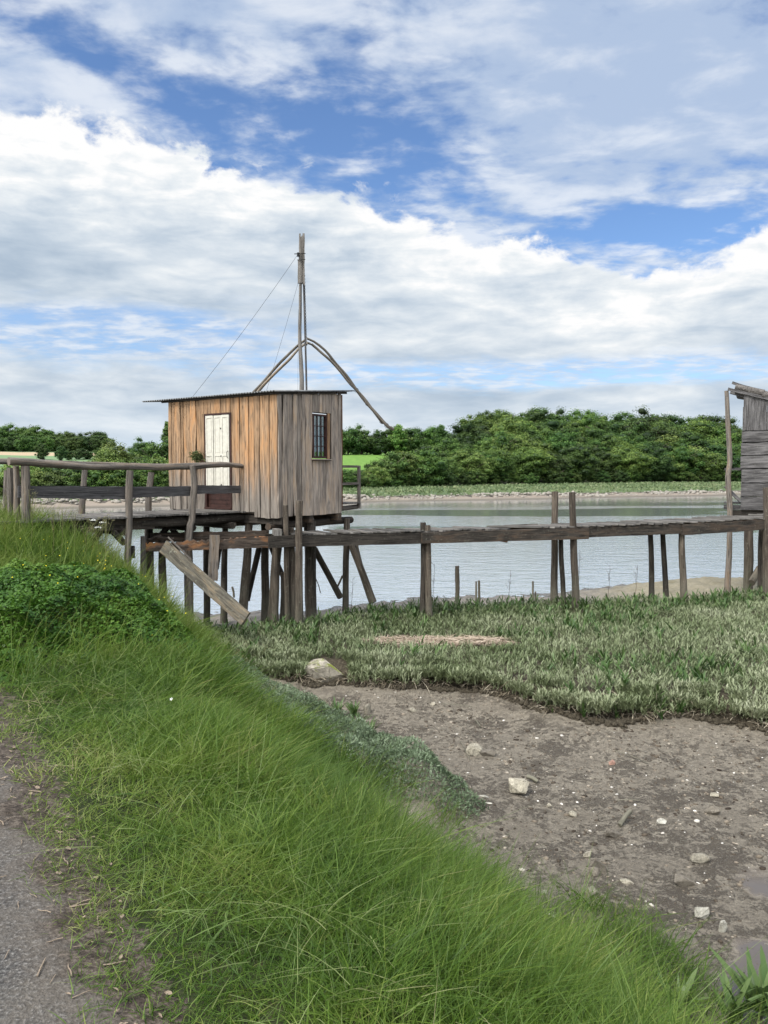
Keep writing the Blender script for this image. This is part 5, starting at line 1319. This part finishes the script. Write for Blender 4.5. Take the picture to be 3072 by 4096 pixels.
# umbel flowering stalks standing up in front of the gangway
G_STALK = leafmat('stalks', [(0, (.06, .07, .02)), (.6, (.16, .17, .06)), (1, (.30, .27, .15))], 3, .2, .7, .2)
for i, (px, py, py0) in enumerate(((372, 2085, 2230), (395, 2115, 2240), (410, 2095, 2250), (345, 2108, 2235), (425, 2075, 2250), (300, 2060, 2200), (250, 2050, 2180), (128, 1978, 2110), (215, 2055, 2170))):
    Y = 11.6 - .08 * i; c = at(px, py, Y); f = at(px - 12, py0, Y); f.z = gz(f.x, f.y) - .05
    st_ = thing('umbel_plant', ['white flowering umbel stalk in front of the gangway beam', 'fuller umbel stalk with small pale heads', 'umbel stalk leaning right over the grass', 'short umbel stalk at the left of the cluster', 'tallest umbel stalk with seed heads', 'thin dry stalk below the gangway deck', 'thin stalk above the weeds', 'weedy stalk against the first gangway post', 'bare brown stalk beside the deck end'][i], 'flowering plant', tuple(f))
    mb = MB(); mb.log([f, f.lerp(c, .5) + Vector((.02, 0, 0)), c], [.006, .004, .003], 5, .2, knob=0)
    for k in range(9):
        e = c + Vector((random.uniform(-.11, .11), random.uniform(-.08, .08), random.uniform(-.03, .07))); mb.log([f.lerp(c, random.uniform(.6, .98)), e], .002, 4, .5, knob=0)
        if k % 2 == 0 or i < 5:
            for q in range(6):
                d_ = e + Vector((random.uniform(-.022, .022), random.uniform(-.02, .02), random.uniform(-.006, .012))); mb.box(d_, (1, 0, 0), (0, 1, 0), UP, .006, .006, .005, tint=1)
    mb.build('stalk', G_STALK, st_)
    if i in (0, 1, 2):
        mb = MB()
        for q in range(26):
            d_ = c + Vector((random.uniform(-.05, .05), random.uniform(-.04, .04), .02 + random.uniform(-.01, .012))); mb.box(d_, (1, 0, 0), (0, 1, .3), UP, .007, .007, .005, tint=1)
        mb.build('flower_head', M_WHI, st_)

# ------------------------------------------------------------------ salt marsh plants
G_MAR = leafmat('marsh_leaves', [(0, (.055, .078, .030)), (.3, (.115, .150, .062)), (.55, (.175, .212, .105)), (.8, (.255, .287, .165)), (1, (.33, .35, .235))], .8, .35, .45, .2)
def lanc(t): return .35 if t < .1 else (.9 if t < .4 else 1.0 if t < .7 else .7)
def shoots(x, y, hh, nl, lw, ll, tint0, z=None):
    """upright shoots, each with nl narrow leaves pointing up and out"""
    n = len(x); z = ground(x, y) if z is None else z; out = []
    lean = np.stack([rng.normal(0, .16, n), rng.normal(0, .16, n), np.ones(n)], 1)
    for k in range(nl):
        t = (k + .5) / nl; a = rng.uniform(0, 6.28, n); rad = rng.uniform(.3, .95, n) * (1.1 - .5 * t)
        dv = unit(lean + np.stack([np.cos(a) * rad, np.sin(a) * rad, np.zeros(n)], 1)); sv = unit(np.stack([-np.sin(a), np.cos(a), rng.normal(0, .3, n)], 1)); sv = unit(sv - dv * (sv * dv).sum(1, keepdims=True))
        p = np.stack([x, y, z], 1) + lean * (hh * t * .62)[:, None]
        L = ll * rng.uniform(.6, 1.25, n) * (.75 + .5 * t)
        out.append(strips(p, dv, sv, L, lw * rng.uniform(.7, 1.3, n), np.stack([np.cos(a) * .25, np.sin(a) * .25, -.1 + 0 * a], 1), 3, lanc, np.clip(tint0 + rng.normal(0, .16, n) + (t - .5) * .25, 0, 1)))
    return out
parts = []
BLK = hit(1312, 2700)
def in_marsh(x, y): return (((x - BLK.x) / .36) ** 2 + ((y - BLK.y + .25) / .45) ** 2 > 1) & (y > marsh_edge(x, y) - .26) & (y < marsh_back(x) + .35) & (s_of(x, y) > 2.4) & (ground(x, y) < -1.13)
straw = lambda x, y: 1 - ((x - .95) / 1.25) ** 2 - ((y - 13.0) / .34) ** 2 + (fbm(x * 2, y * 4, 3, 80) - .5) * 1.1
x, y = scatter(74000, (-5.2, 13.5), (8.4, 19.6), lambda x, y: in_marsh(x, y) & (x < .5 * y + 2.6) & (straw(x, y) < 0))
cl = fbm(x * .9, y * .9, 4, 81); dn = fbm(x * 3.5, y * 3.5, 3, 82); k = rng.random(len(x)) < .35 + 1.2 * (dn - .2); x, y, cl = x[k], y[k], cl[k]; n = len(x)
front = np.exp(-(y - marsh_edge(x, y)) / .5)
right_pale = sst(x - .4 * (y - 10), .5, 3.5)
shoots_t = .52 + (cl - .5) * .9 + .20 * right_pale + .15 * front - .20 * sst(y, 14, 16.5)
hh = rng.uniform(.11, .25, n) * (.55 + .9 * cl)
zr = np.maximum(ground(x, y) - .01, -1.56)
parts += shoots(x, y, hh, 8, .012, .072, shoots_t, zr)
xf = rng.uniform(-2.2, 7.2, 6200); yf = marsh_edge(xf, xf * 0 + 11) + rng.uniform(-.20, .22, 6200); kf = in_marsh(xf, yf) & (s_of(xf, yf) > 4.1) & (fbm(xf * 3, yf * 3, 2, 83) > .36); xf, yf = xf[kf], yf[kf]
parts += shoots(xf, yf, rng.uniform(.10, .22, len(xf)), 8, .012, .08, np.full(len(xf), .66) + (fbm(xf * 2, yf * 2, 2, 84) - .5) * .8, np.maximum(ground(xf, yf), -1.50))
o = np_mesh('marsh_plants', *merge(parts), G_MAR, (3, 12, -1.3)); tag(o, 'grey green salt marsh plants with narrow upright leaves below the boardwalk', 'marsh plants', kind='stuff')
# fresher dark green broad leaves along the back and here and there
G_DOCK = leafmat('broad_leaves', [(0, (.02, .048, .010)), (.5, (.058, .115, .028)), (1, (.14, .20, .07))], 2, .2, .42, .25)
x, y = scatter(10800, (-4.6, 13.5), (9.4, 19.6), lambda x, y: in_marsh(x, y) & (x < .5 * y + 2.6) & (straw(x, y) < 0) & ((y > marsh_back(x) - 1.1) | (fbm(x * 1.4, y * 1.4, 3, 85) > .60))); n = len(x)
k = rng.random(n) < .42; x, y = x[k], y[k]; n = len(x)
o = np_mesh('marsh_asters', *merge(shoots(x, y, rng.uniform(.16, .34, n), 7, .026, .15, np.full(n, .45) + rng.normal(0, .15, n))), G_DOCK, (3, 14, -1.3)); tag(o, 'fresh green broader leaved plants along the river side of the marsh', 'marsh plants', kind='stuff')
# purslane at the toe of the bank
G_PUR = leafmat('purslane_leaves', [(0, (.045, .065, .035)), (.4, (.11, .155, .085)), (.75, (.19, .25, .15)), (1, (.31, .35, .25))], 2, .4, .5, .15)
def purm(x, y): 
    s = s_of(x, y); return 1 - ((s - 3.65) / .9) ** 2 - (np.maximum(0, np.abs(y - 9.2) - 1.35) / .7) ** 2 + (fbm(x * 2.5, y * 2.5, 3, 90) - .5) * .9
x, y = scatter(150000, (-2.5, 2.5), (6.0, 12.2), lambda x, y: purm(x, y) > .05); n = len(x)
m_ = sst(purm(x, y), 0, .6); lump = fbm(x * 3, y * 3, 3, 91); z = ground(x, y) + m_ * (.10 + .30 * lump) - rng.exponential(.03, n)
dv = unit(np.stack([rng.normal(.15, .6, n), rng.normal(-.1, .6, n), rng.uniform(.2, 1, n)], 1)); sv = unit(np.cross(dv, rng.normal(0, 1, (n, 3))))
o = np_mesh('sea_purslane', *strips(np.stack([x, y, z], 1), dv, sv, rng.uniform(.022, .045, n), rng.uniform(.009, .015, n), rng.normal(0, .15, (n, 3)), 2, lambda t: .5 if t == 0 else 1, np.clip(.5 + (lump - .5) * 1.3 + rng.normal(0, .15, n), 0, 1)), G_PUR, (.2, 9, -1.5)); tag(o, 'grey green low purslane bushes at the toe of the grassy bank', 'purslane', kind='stuff')
# straw litter patch
x, y = scatter(16000, (-1.6, 2.8), (12.3, 13.7), lambda x, y: straw(x, y) > -.12); n = len(x)
G_STRAW = leafmat('straw', [(0, (.20, .15, .10)), (.4, (.38, .30, .22)), (1, (.62, .52, .41))], 4, .2, .8, .1)
dv = unit(np.stack([rng.normal(0, 1, n), rng.normal(0, .45, n), rng.normal(0, .08, n)], 1)); sv = unit(np.stack([-dv[:, 1], dv[:, 0], rng.normal(0, .3, n)], 1))
o = np_mesh('reed_litter', *strips(pts_of(x, y, 0) + np.stack([0 * x, 0 * x, .05 + rng.uniform(0, .06, n)], 1), dv, sv, rng.uniform(.06, .22, n), rng.uniform(.006, .012, n), np.zeros((n, 3)), 2, lambda t: 1, rng.random(n)), G_STRAW, (.5, 13, -1.3)); tag(o, 'pale orange bed of dead reed litter lying among the marsh plants', 'reed litter', kind='stuff')
# dead stems and roots hanging over the cut edge
n = 1800; x = rng.uniform(-1.6, 7.2, n); y = marsh_edge(x, x * 0 + 11) ; y = marsh_edge(x, y) + rng.uniform(-.16, .04, n)
a = rng.uniform(0, 6.28, n); dv = unit(np.stack([np.cos(a), -np.abs(np.sin(a)) * .8 - .15, rng.uniform(-.35, .7, n)], 1)); sv = unit(np.cross(dv, rng.normal(0, 1, (n, 3))))
L = rng.uniform(.06, .22, n); L = np.where(rng.random(n) < .05, L * 2.6, L)
pz = np.stack([x, y, ground(x, y) + rng.uniform(0, .12, n)], 1); pz[:, 2] = np.maximum(pz[:, 2], -1.60)
o = np_mesh('dead_stems', *strips(pz, dv, sv, L, rng.uniform(.004, .009, n), np.tile(np.array([0, 0, -.35]), (n, 1)), 4, lambda t: 1, rng.random(n)), leafmat('dead_stem', [(0, (.09, .07, .045)), (.6, (.25, .21, .15)), (1, (.48, .43, .33))], 3, .1, .8, 0), (2, 11, -1.5)); tag(o, 'dead stems and roots hanging over the cut edge of the marsh', 'roots', kind='stuff')
# mud clods under the cut edge
x_ = rng.uniform(-1.5, 5.6, 1700); y_ = marsh_edge(x_, x_ * 0 + 11) + rng.normal(-.13, .06, 1700); z_ = ground(x_, y_); z_ = np.maximum(z_, -1.68) + rng.uniform(-.01, .03, 1700)
tag(clods('mud_clods', np.stack([x_, y_, z_], 1), rng.uniform(.010, .045, 1700), rng.uniform(.7, 1.3, 1700), rng.uniform(.7, 1.3, 1700), rng.uniform(.6, 1.1, 1700), m_marsh, (2, 11, -1.5)), 'dark crumbling clods of mud along the cut edge of the marsh', 'mud clods', kind='stuff')
# thin dry stems standing between the posts
M_STEM = plain('dry_stem', (.10, .075, .055), .9)
for (px, py, pyb, Y, lb) in ((2440, 2262, 2400, 17.0, 'tall branched dry stem right of the twin tall posts'), (2042, 2280, 2380, 17.2, 'dry stem standing left of the thin knobbly stump'), (2550, 2260, 2395, 17.0, 'branched dry stem between the right hand boardwalk posts'), (1738, 2255, 2330, 15.7, 'dry twiggy stem beside the middle front post'), (1412, 2310, 2350, 16.4, 'thin dry stem under the hut brace'), (2320, 2200, 2300, 16.4, 'slim dry stem against the tall front post')):
    c = at(px, py, Y); f = at(px - 14, pyb, Y); f.z = gz(f.x, f.y)
    mb = MB(); mb.log([f, f.lerp(c, .5) + Vector((.02, 0, 0)), c], [.006, .004, .003], 5, .2, knob=0)
    for k in range(7): q = f.lerp(c, random.uniform(.45, .98)); mb.log([q, q + Vector((random.uniform(-.12, .12), random.uniform(-.05, .05), random.uniform(.05, .16)))], .0025, 4, .5, knob=0)
    tag(mb.build('withered_weed', M_STEM, None, tuple(f)), lb, 'dry weed')
# single broad-leaved plants that stand out
def leafy(name, P, n_, L, w, label, tint=.5, spread=.8, mat=None):
    t_ = thing(name, label, 'plant', tuple(P)); a = rng.uniform(0, 6.28, n_); rad = rng.uniform(.15, spread, n_)
    dv = unit(np.stack([np.cos(a) * rad, np.sin(a) * rad, np.ones(n_)], 1)); sv = unit(np.stack([-np.sin(a), np.cos(a), rng.normal(0, .25, n_)], 1))
    rt = np.array(P) + np.stack([rng.normal(0, .02, n_), rng.normal(0, .02, n_), rng.uniform(0, .08, n_)], 1)
    np_mesh('leaves', *strips(rt, dv, sv, L * rng.uniform(.6, 1.1, n_), w * rng.uniform(.7, 1.2, n_), np.stack([np.cos(a) * .3, np.sin(a) * .3, -.12 * np.ones(n_)], 1), 6, lambda t: .25 + 1.0 * math.sin(math.pi * min(1, t * .85 + .12)) ** .8 * .85, np.clip(tint + rng.normal(0, .18, n_), 0, 1)), mat or G_DOCK, tuple(wloc(t_)), t_)
    return t_
p = hit(3040, 4060); leafy('leafy_plant', p, 30, .32, .040, 'bright green lance leaved plant in the bottom right corner', .75, .9)
p = hit(2900, 4093); p.x += .05; leafy('leafy_plant', p, 22, .24, .030, 'smaller lance leaved plant at the bottom edge beside the corner one', .7, .9)
p = hit(2720, 4080); leafy('leafy_plant', p, 26, .22, .024, 'pale leaved plant half hidden in the grass at the bottom', .85, .9)
for (px, py, lb) in ((1350, 2870, 'fresh green leafy plant topmost of the purslane strip'), (1415, 2870, 'tall green leafy plant beside the upright oblong stone'), (1480, 2950, 'green leafy plant on the mud side of the purslane'), (1385, 3030, 'lowest green leafy plant in the purslane strip'), (1440, 2925, 'broad green leafy plant in the middle of the purslane')):
    p = hit(px, py); leafy('leafy_plant', p, 34, .20, .020, lb, .6, .5)

# ------------------------------------------------------------------ trees beyond the river
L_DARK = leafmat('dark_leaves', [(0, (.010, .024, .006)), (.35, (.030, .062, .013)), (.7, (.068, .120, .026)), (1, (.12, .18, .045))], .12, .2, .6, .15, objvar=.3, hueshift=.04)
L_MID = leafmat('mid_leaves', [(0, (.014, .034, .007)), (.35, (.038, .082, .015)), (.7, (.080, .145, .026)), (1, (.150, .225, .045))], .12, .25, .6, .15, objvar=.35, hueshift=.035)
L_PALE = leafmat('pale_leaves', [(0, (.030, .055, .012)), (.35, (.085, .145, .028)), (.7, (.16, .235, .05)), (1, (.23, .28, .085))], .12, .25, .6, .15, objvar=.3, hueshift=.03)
M_TRUNK = plain('bark', (.085, .07, .055), .9, 0, 6, .4, .4)
def crown_mesh(seed, nb, wr, leaf, nper, shape='round', low=.12):
    """unit tree: height 1; returns a mesh of many small leaves on leafy clumps around dark cores"""
    r = np.random.default_rng(seed); cs = []; rs = []
    while len(cs) < nb:
        u = unit(r.normal(0, 1, (1, 3)))[0] * r.random() ** .4
        zz = low + .12 + (1 - low - .19) * (u[2] * .5 + .5)
        prof = {'round': math.sqrt(max(.05, 1 - ((zz - .55) / .55) ** 2)), 'column': .9 * math.sqrt(max(.05, 1 - ((zz - .5) / .56) ** 2)), 'bush': math.sqrt(max(.1, 1 - (zz / 1.02) ** 2)) , 'cone': max(.15, 1.05 - zz)}[shape]
        cs.append((u[0] * wr * prof, u[1] * wr * prof, zz)); rs.append(r.uniform(.05, .145) * (wr / .45) ** .6)
    cs = np.array(cs); rs = np.array(rs); n = nb * nper
    i = np.repeat(np.arange(nb), nper); d = unit(r.normal(0, 1, (n, 3)) + np.array([0, 0, .25]))
    p = cs[i] + d * (rs[i] * r.uniform(.70, 1.30, n) ** 1.2)[:, None] * np.array([1, 1, .78])
    nr = unit(d + r.normal(0, .55, (n, 3))); t1 = unit(np.cross(nr, r.normal(0, 1, (n, 3)))); t2 = np.cross(nr, t1)
    L = leaf * r.uniform(.6, 1.5, n)
    a, b, c, e = p - t1 * L[:, None], p + t2 * (L * .55)[:, None], p + t1 * L[:, None], p - t2 * (L * .55)[:, None]
    V = np.stack([a, b, c, e], 1).reshape(-1, 3)
    rad = np.linalg.norm(p[:, :2], axis=1) / wr
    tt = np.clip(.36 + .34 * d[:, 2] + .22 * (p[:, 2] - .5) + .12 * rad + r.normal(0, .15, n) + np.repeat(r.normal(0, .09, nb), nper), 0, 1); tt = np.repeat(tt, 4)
    # cores fill the clumps; their darkest tint paints the shade inside the crown
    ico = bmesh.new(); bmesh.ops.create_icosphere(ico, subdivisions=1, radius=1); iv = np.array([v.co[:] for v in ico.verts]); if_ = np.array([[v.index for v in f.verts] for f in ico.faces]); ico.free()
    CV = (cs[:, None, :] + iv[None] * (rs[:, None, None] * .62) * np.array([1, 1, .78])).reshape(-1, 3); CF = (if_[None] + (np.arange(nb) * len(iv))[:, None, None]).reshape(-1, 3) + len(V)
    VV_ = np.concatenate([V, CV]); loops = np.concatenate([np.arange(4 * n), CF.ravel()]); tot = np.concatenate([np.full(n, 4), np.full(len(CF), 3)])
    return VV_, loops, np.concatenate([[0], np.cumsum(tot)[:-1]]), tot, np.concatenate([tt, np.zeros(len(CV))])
def raw_mesh(name, V, loops, starts, totals, tint, mat):
    o = np_mesh(name, V, loops, starts, totals, tint, mat, (0, 0, 0)); me = o.data; bpy.data.objects.remove(o); return me
def trunk_mesh(seed, wr):
    mb = MB(); rr = random.Random(seed)
    mb.log([(0, 0, -.12), (.01, 0, .2), (-.01, .01, .45), (0, 0, .75)], [.035, .026, .018, .008], 8, .08, knob=.1)
    for k in range(6):
        z = rr.uniform(.2, .55); a = rr.uniform(0, 6.28); mb.log([(0, 0, z), (math.cos(a) * wr * .35, math.sin(a) * wr * .35, z + .14), (math.cos(a) * wr * .75, math.sin(a) * wr * .75, z + .26)], [.014, .009, .004], 6, .08, knob=.1)
    o = mb.build('trunk', M_TRUNK, None, (0, 0, 0)); me = o.data; bpy.data.objects.remove(o); return me
PROTO = {}
def proto(kind, seed, mat, nb, wr, leaf, nper, shape, low):
    V = crown_mesh(seed, nb, wr, leaf, nper, shape, low)
    PROTO.setdefault(kind, []).append((raw_mesh('crown', *V, mat), trunk_mesh(seed, wr), wr))
for i in range(3):
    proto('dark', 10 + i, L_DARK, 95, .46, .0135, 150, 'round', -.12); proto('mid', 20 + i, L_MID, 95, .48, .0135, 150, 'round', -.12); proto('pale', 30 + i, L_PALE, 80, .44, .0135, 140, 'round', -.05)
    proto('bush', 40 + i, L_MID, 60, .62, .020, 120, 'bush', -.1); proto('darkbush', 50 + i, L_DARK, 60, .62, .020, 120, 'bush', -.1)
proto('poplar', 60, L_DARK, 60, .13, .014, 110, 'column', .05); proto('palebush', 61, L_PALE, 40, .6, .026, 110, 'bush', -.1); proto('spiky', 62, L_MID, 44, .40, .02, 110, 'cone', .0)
cnt = 0
def tree(kind, px, Y, top_py, label, group=None, name='tree', cat='tree', squash=1.0, sink=0, parts_=True):
    global cnt; cnt += 1
    ps = PROTO[kind]; cm, tm, wr = ps[cnt % len(ps)]
    p = at(px, 1885, Y); base = gz(p.x, Y) - .1; top = EYE + (1885 - top_py) / FPX * Y; h = max(1.5, top - base)
    t = thing(name, label, cat, (p.x, Y, base), group); t.rotation_euler = (0, 0, random.uniform(0, 6.28)); t.scale = (h * squash, h * squash, h)
    c = bpy.data.objects.new('crown', cm); COL.objects.link(c); c.parent = t
    k = bpy.data.objects.new('trunk', tm); COL.objects.link(k); k.parent = t
    return t
def row(kinds, x0, x1, step, Yf, topf, label, group, jit=.4, tj=14, sq=(1, 1.2), name='tree', cat='tree'):
    x = x0
    while x < x1:
        px = x + random.uniform(-jit, jit) * step; tree(random.choice(kinds), px, Yf(px) * random.uniform(.985, 1.015), topf(px) + random.uniform(-tj, tj), label, group, name, cat, random.uniform(*sq)); x += step
def yline(px, add=0):
    r = (px - 1536) / FPX; lo, hi = 60, 260
    Y = 100.0
    for _ in range(30): Y = float(yt_of(np.array([r * Y]), np.array([Y]))[0])
    return Y + add
it = lambda xs, ys: (lambda p: float(np.interp(p, xs, ys)))
# wooded hillside on the right, front to back
row(['bush', 'darkbush', 'bush'], 1395, 3240, 44, lambda p: yline(p, 1.0), it([1370, 1560, 1800, 2200, 3072], [1905, 1898, 1885, 1880, 1872]), 'low dark shrub at the foot of the wooded slope across the river', 'shrubs along the foot of the wood', tj=16, name='shrub', cat='shrub', sq=(1, 1.35))
row(['mid', 'dark', 'mid', 'pale'], 1610, 3260, 66, lambda p: yline(p, 6), it([1560, 1700, 2000, 3072], [1850, 1800, 1782, 1792]), 'leafy tree in the front row of the wood across the river', 'front row trees of the wood', tj=32, sq=(1.05, 1.55))
row(['mid', 'mid', 'dark', 'pale'], 1740, 3260, 60, lambda p: yline(p, 22), it([1740, 1880, 2100, 3072], [1775, 1742, 1728, 1745]), 'leafy tree in the middle of the wooded hillside', 'middle row trees of the wood', tj=28, sq=(1.05, 1.5))
row(['mid', 'dark', 'dark', 'mid'], 1840, 3260, 56, lambda p: yline(p, 40), it([1840, 1900, 2200, 2700, 3072], [1705, 1682, 1680, 1690, 1708]), 'tree high on the wooded hillside', 'upper row trees of the wood', tj=22, sq=(1, 1.4))
row(['dark', 'mid', 'dark'], 1885, 3260, 58, lambda p: yline(p, 60), it([1885, 1960, 2080, 2180, 2320, 2420, 2500, 2570, 2680, 2800, 2950, 3072], [1650, 1640, 1640, 1622, 1632, 1650, 1660, 1640, 1650, 1655, 1672, 1690]), 'tree on the skyline of the wooded hillside', 'skyline trees of the wood', tj=15, sq=(.9, 1.35))
tree('pale', 2015, yline(2015, 38), 1660, 'yellow green tree high on the left shoulder of the wood'); tree('pale', 2470, yline(2470, 30), 1745, 'light green tree in the middle of the wood')
tree('palebush', 1508, yline(1508, .4), 1865, 'small bright yellow green bush beside the balcony rail', name='bush', cat='bush')
# left part behind the green field
row(['darkbush', 'bush', 'bush'], 1370, 1700, 40, lambda p: yline(p, 4), it([1370, 1470, 1560, 1700], [1880, 1868, 1812, 1795]), 'bushy hedge tree between the green field and the salt marsh', 'hedge right of the hut', tj=14, name='shrub', cat='shrub', sq=(1, 1.3))
row(['mid', 'bush', 'mid'], 1350, 1880, 56, lambda p: yline(p, 74), it([1350, 1450, 1560, 1650, 1760, 1830, 1880], [1722, 1712, 1705, 1712, 1715, 1725, 1690]), 'tree of the row standing beyond the bright green field', 'trees beyond the green field', tj=10, sq=(1, 1.3))
tree('spiky', 1590, yline(1590, 68), 1690, 'spiky topped tree right behind the tip of the bent poles'); tree('spiky', 1760, yline(1760, 68), 1692, 'pointed tree standing up before the dip in the skyline')
tree('dark', 1430, yline(1430, 95), 1697, 'rounded far tree just right of the hut roof')
row(['dark', 'mid'], 1560, 1900, 60, lambda p: yline(p, 95), lambda p: 1715, 'far tree peeping over the row beyond the green field', 'far trees over the green field', tj=5)
# left side: hedge on the bank, middle trees, far wood
row(['bush', 'darkbush', 'bush', 'palebush'], -60, 760, 38, lambda p: yline(p, 1.5), it([0, 200, 400, 480, 700], [1880, 1876, 1868, 1850, 1858]), 'bushy green shrub of the riverside hedge left of the hut', 'riverside hedge left of the hut', tj=12, name='shrub', cat='shrub', sq=(1, 1.35))
row(['bush', 'palebush', 'bush'], 60, 760, 46, lambda p: yline(p, 8), it([60, 250, 400, 480, 700], [1856, 1850, 1848, 1832, 1840]), 'leafy shrub in the second line of the left hedge', 'second hedge line left of the hut', tj=10, name='shrub', cat='shrub', sq=(1, 1.35))
tree('pale', 470, yline(470, 14), 1750, 'tall light green tree between the far wood and the hut'); tree('pale', 432, yline(432, 12), 1790, 'shorter light green tree left of the tall light one'); tree('pale', 515, yline(515, 16), 1800, 'rounded pale tree right of the tall light one')
tree('dark', 568, yline(568, 60), 1748, 'dark open tree standing behind the pale ones'); tree('bush', 650, yline(650, 20), 1748, 'broad light green bush tree just left of the hut wall', squash=.9); tree('bush', 700, yline(700, 20), 1765, 'bush tree partly behind the hut wall')
tree('poplar', 671, 240, 1680, 'narrow dark poplar beside the hut roof'); 
tree('dark', 168, 215, 1770, 'small round dark tree alone in the left field', squash=.85); tree('dark', 245, 205, 1782, 'second small round tree standing in the left field', squash=.8)
row(['dark', 'darkbush'], 275, 430, 30, lambda p: 215, lambda p: 1796, 'dark bush in the line between the left fields', 'bush line between the left fields', tj=6)
row(['dark', 'dark', 'mid'], -80, 440, 34, lambda p: 395, it([-80, 100, 200, 300, 330, 390, 430], [1700, 1697, 1712, 1722, 1728, 1712, 1745]), 'dark tree on the skyline of the far wood at left', 'far wood at left', tj=7, sq=(1.1, 1.4))
row(['dark', 'dark'], -60, 430, 38, lambda p: 372, lambda p: 1745, 'dark tree along the near edge of the far wood at left', 'near edge of the far wood', tj=7, sq=(1.1, 1.4))
tree('mid', 92, 345, 1735, 'lighter green tree in front of the far dark wood', squash=.9); tree('mid', 185, 350, 1742, 'smaller mid green tree before the far wood')
row(['palebush', 'bush'], 700, 1350, 60, lambda p: yline(p, 2), lambda p: 1850, 'hedge shrub across the river behind the hut', 'hedge behind the hut', name='shrub', cat='shrub')
# reedy grass and rough tufts on the far marsh
n = 26000; r_ = rng.uniform(-.52, .52, n); yy = rng.uniform(70, 185, n); xx = r_ * yy
d1 = yy - yb_of(xx); d2 = yy - yt_of(xx, yy); k = (d1 > 5.2) & (d2 < 2); xx, yy, d1 = xx[k], yy[k], d1[k]; n = len(xx)
G_FAR = leafmat('far_marsh_grass', [(0, (.07, .10, .045)), (.5, (.15, .205, .09)), (1, (.27, .28, .16))], .09, .6, .7, .2)
o = np_mesh('far_marsh_grass', *grass('', pts_of(xx, yy), rng.uniform(.15, .45, n), rng.uniform(.15, .5, n), (0, 0, 0), np.zeros(n), .2, rng.random(n), None, 2, spread=.3), G_FAR, (10, 120, -1)); tag(o, 'green salt marsh grass on the flat across the river', 'marsh grass', kind='stuff')
# white rubble along the far bank
M_RUB = stone_mat('rubble', (.30, .275, .235)); n = 1700
r = (rng.uniform(-50, 3100, n) - 1536) / FPX; Yr = 88.7 / (1 - .49 * r) + rng.normal(5.0, .8, n); Xr = r * Yr; s_ = rng.uniform(.05, .26, n) * (.5 + .9 * vnoise(Xr * .3, Xr * 0, 7))
tag(clods('bank_rubble', np.stack([Xr, Yr, ground(Xr, Yr) + s_ * .2], 1), s_, rng.uniform(.8, 1.5, n), rng.uniform(.8, 1.2, n), rng.uniform(.5, .8, n), M_RUB, (0, 100, -2)), 'pale stone rubble lining the far bank above the mud', 'rubble', kind='stuff')

# crumbs of mud and grit over the creek bed
n = 15000; y = 3.4 + 8.2 * rng.random(n) ** .8; x = rng.uniform(-1.5, 7.5, n); k = (s_of(x, y) > 3.7) & (y < marsh_edge(x, x * 0 + 11) - .1) & (x < .5 * y + 1.5) & (fbm(x * 1.8, y * 1.8, 4, 95) + .25 * rng.random(n) > .55); x, y = x[k], y[k]; n = len(x)
M_CRUMB, N, b = new_mat('mud_crumb'); N.put(b.inputs['Base Color'], N.ramp(N.attr('tint'), [(0, (.03, .022, .016)), (.45, (.10, .08, .058)), (.8, (.22, .185, .14)), (.97, (.34, .30, .24)), (1, (.55, .52, .46))]))
tag(clods('mud_crumbs', np.stack([x, y, ground(x, y) + .001], 1), np.minimum(rng.exponential(.0055, n) + .003, .028), rng.uniform(.7, 1.8, n), rng.uniform(.6, 1.3, n), rng.uniform(.35, .8, n), M_CRUMB, (2, 8, -1.7)), 'crumbs of mud, grit and shell bits strewn over the creek bed', 'mud crumbs', kind='stuff')
x0 = rng.uniform(-1, 6, 900); y0 = rng.uniform(3.6, 11.3, 900); k = (s_of(x0, y0) > 4.2) & (y0 < marsh_edge(x0, x0 * 0 + 11) - .1); x0, y0 = x0[k], y0[k]; n = len(x0); a = rng.uniform(0, 6.28, n)
dv = np.stack([np.cos(a), np.sin(a), rng.normal(0, .05, n)], 1); sv = unit(np.stack([-np.sin(a), np.cos(a), rng.normal(0, .3, n)], 1))
o = np_mesh('plant_debris', *strips(pts_of(x0, y0, .004), dv, sv, rng.uniform(.02, .12, n), rng.uniform(.002, .006, n), rng.normal(0, .06, (n, 3)), 3, lambda t: 1, rng.random(n)), leafmat('debris', [(0, (.03, .02, .015)), (.6, (.10, .075, .05)), (1, (.30, .25, .18))], 3, .1, .8, 0), (2, 8, -1.7)); tag(o, 'broken bits of dead stems lying on the creek mud', 'plant debris', kind='stuff')
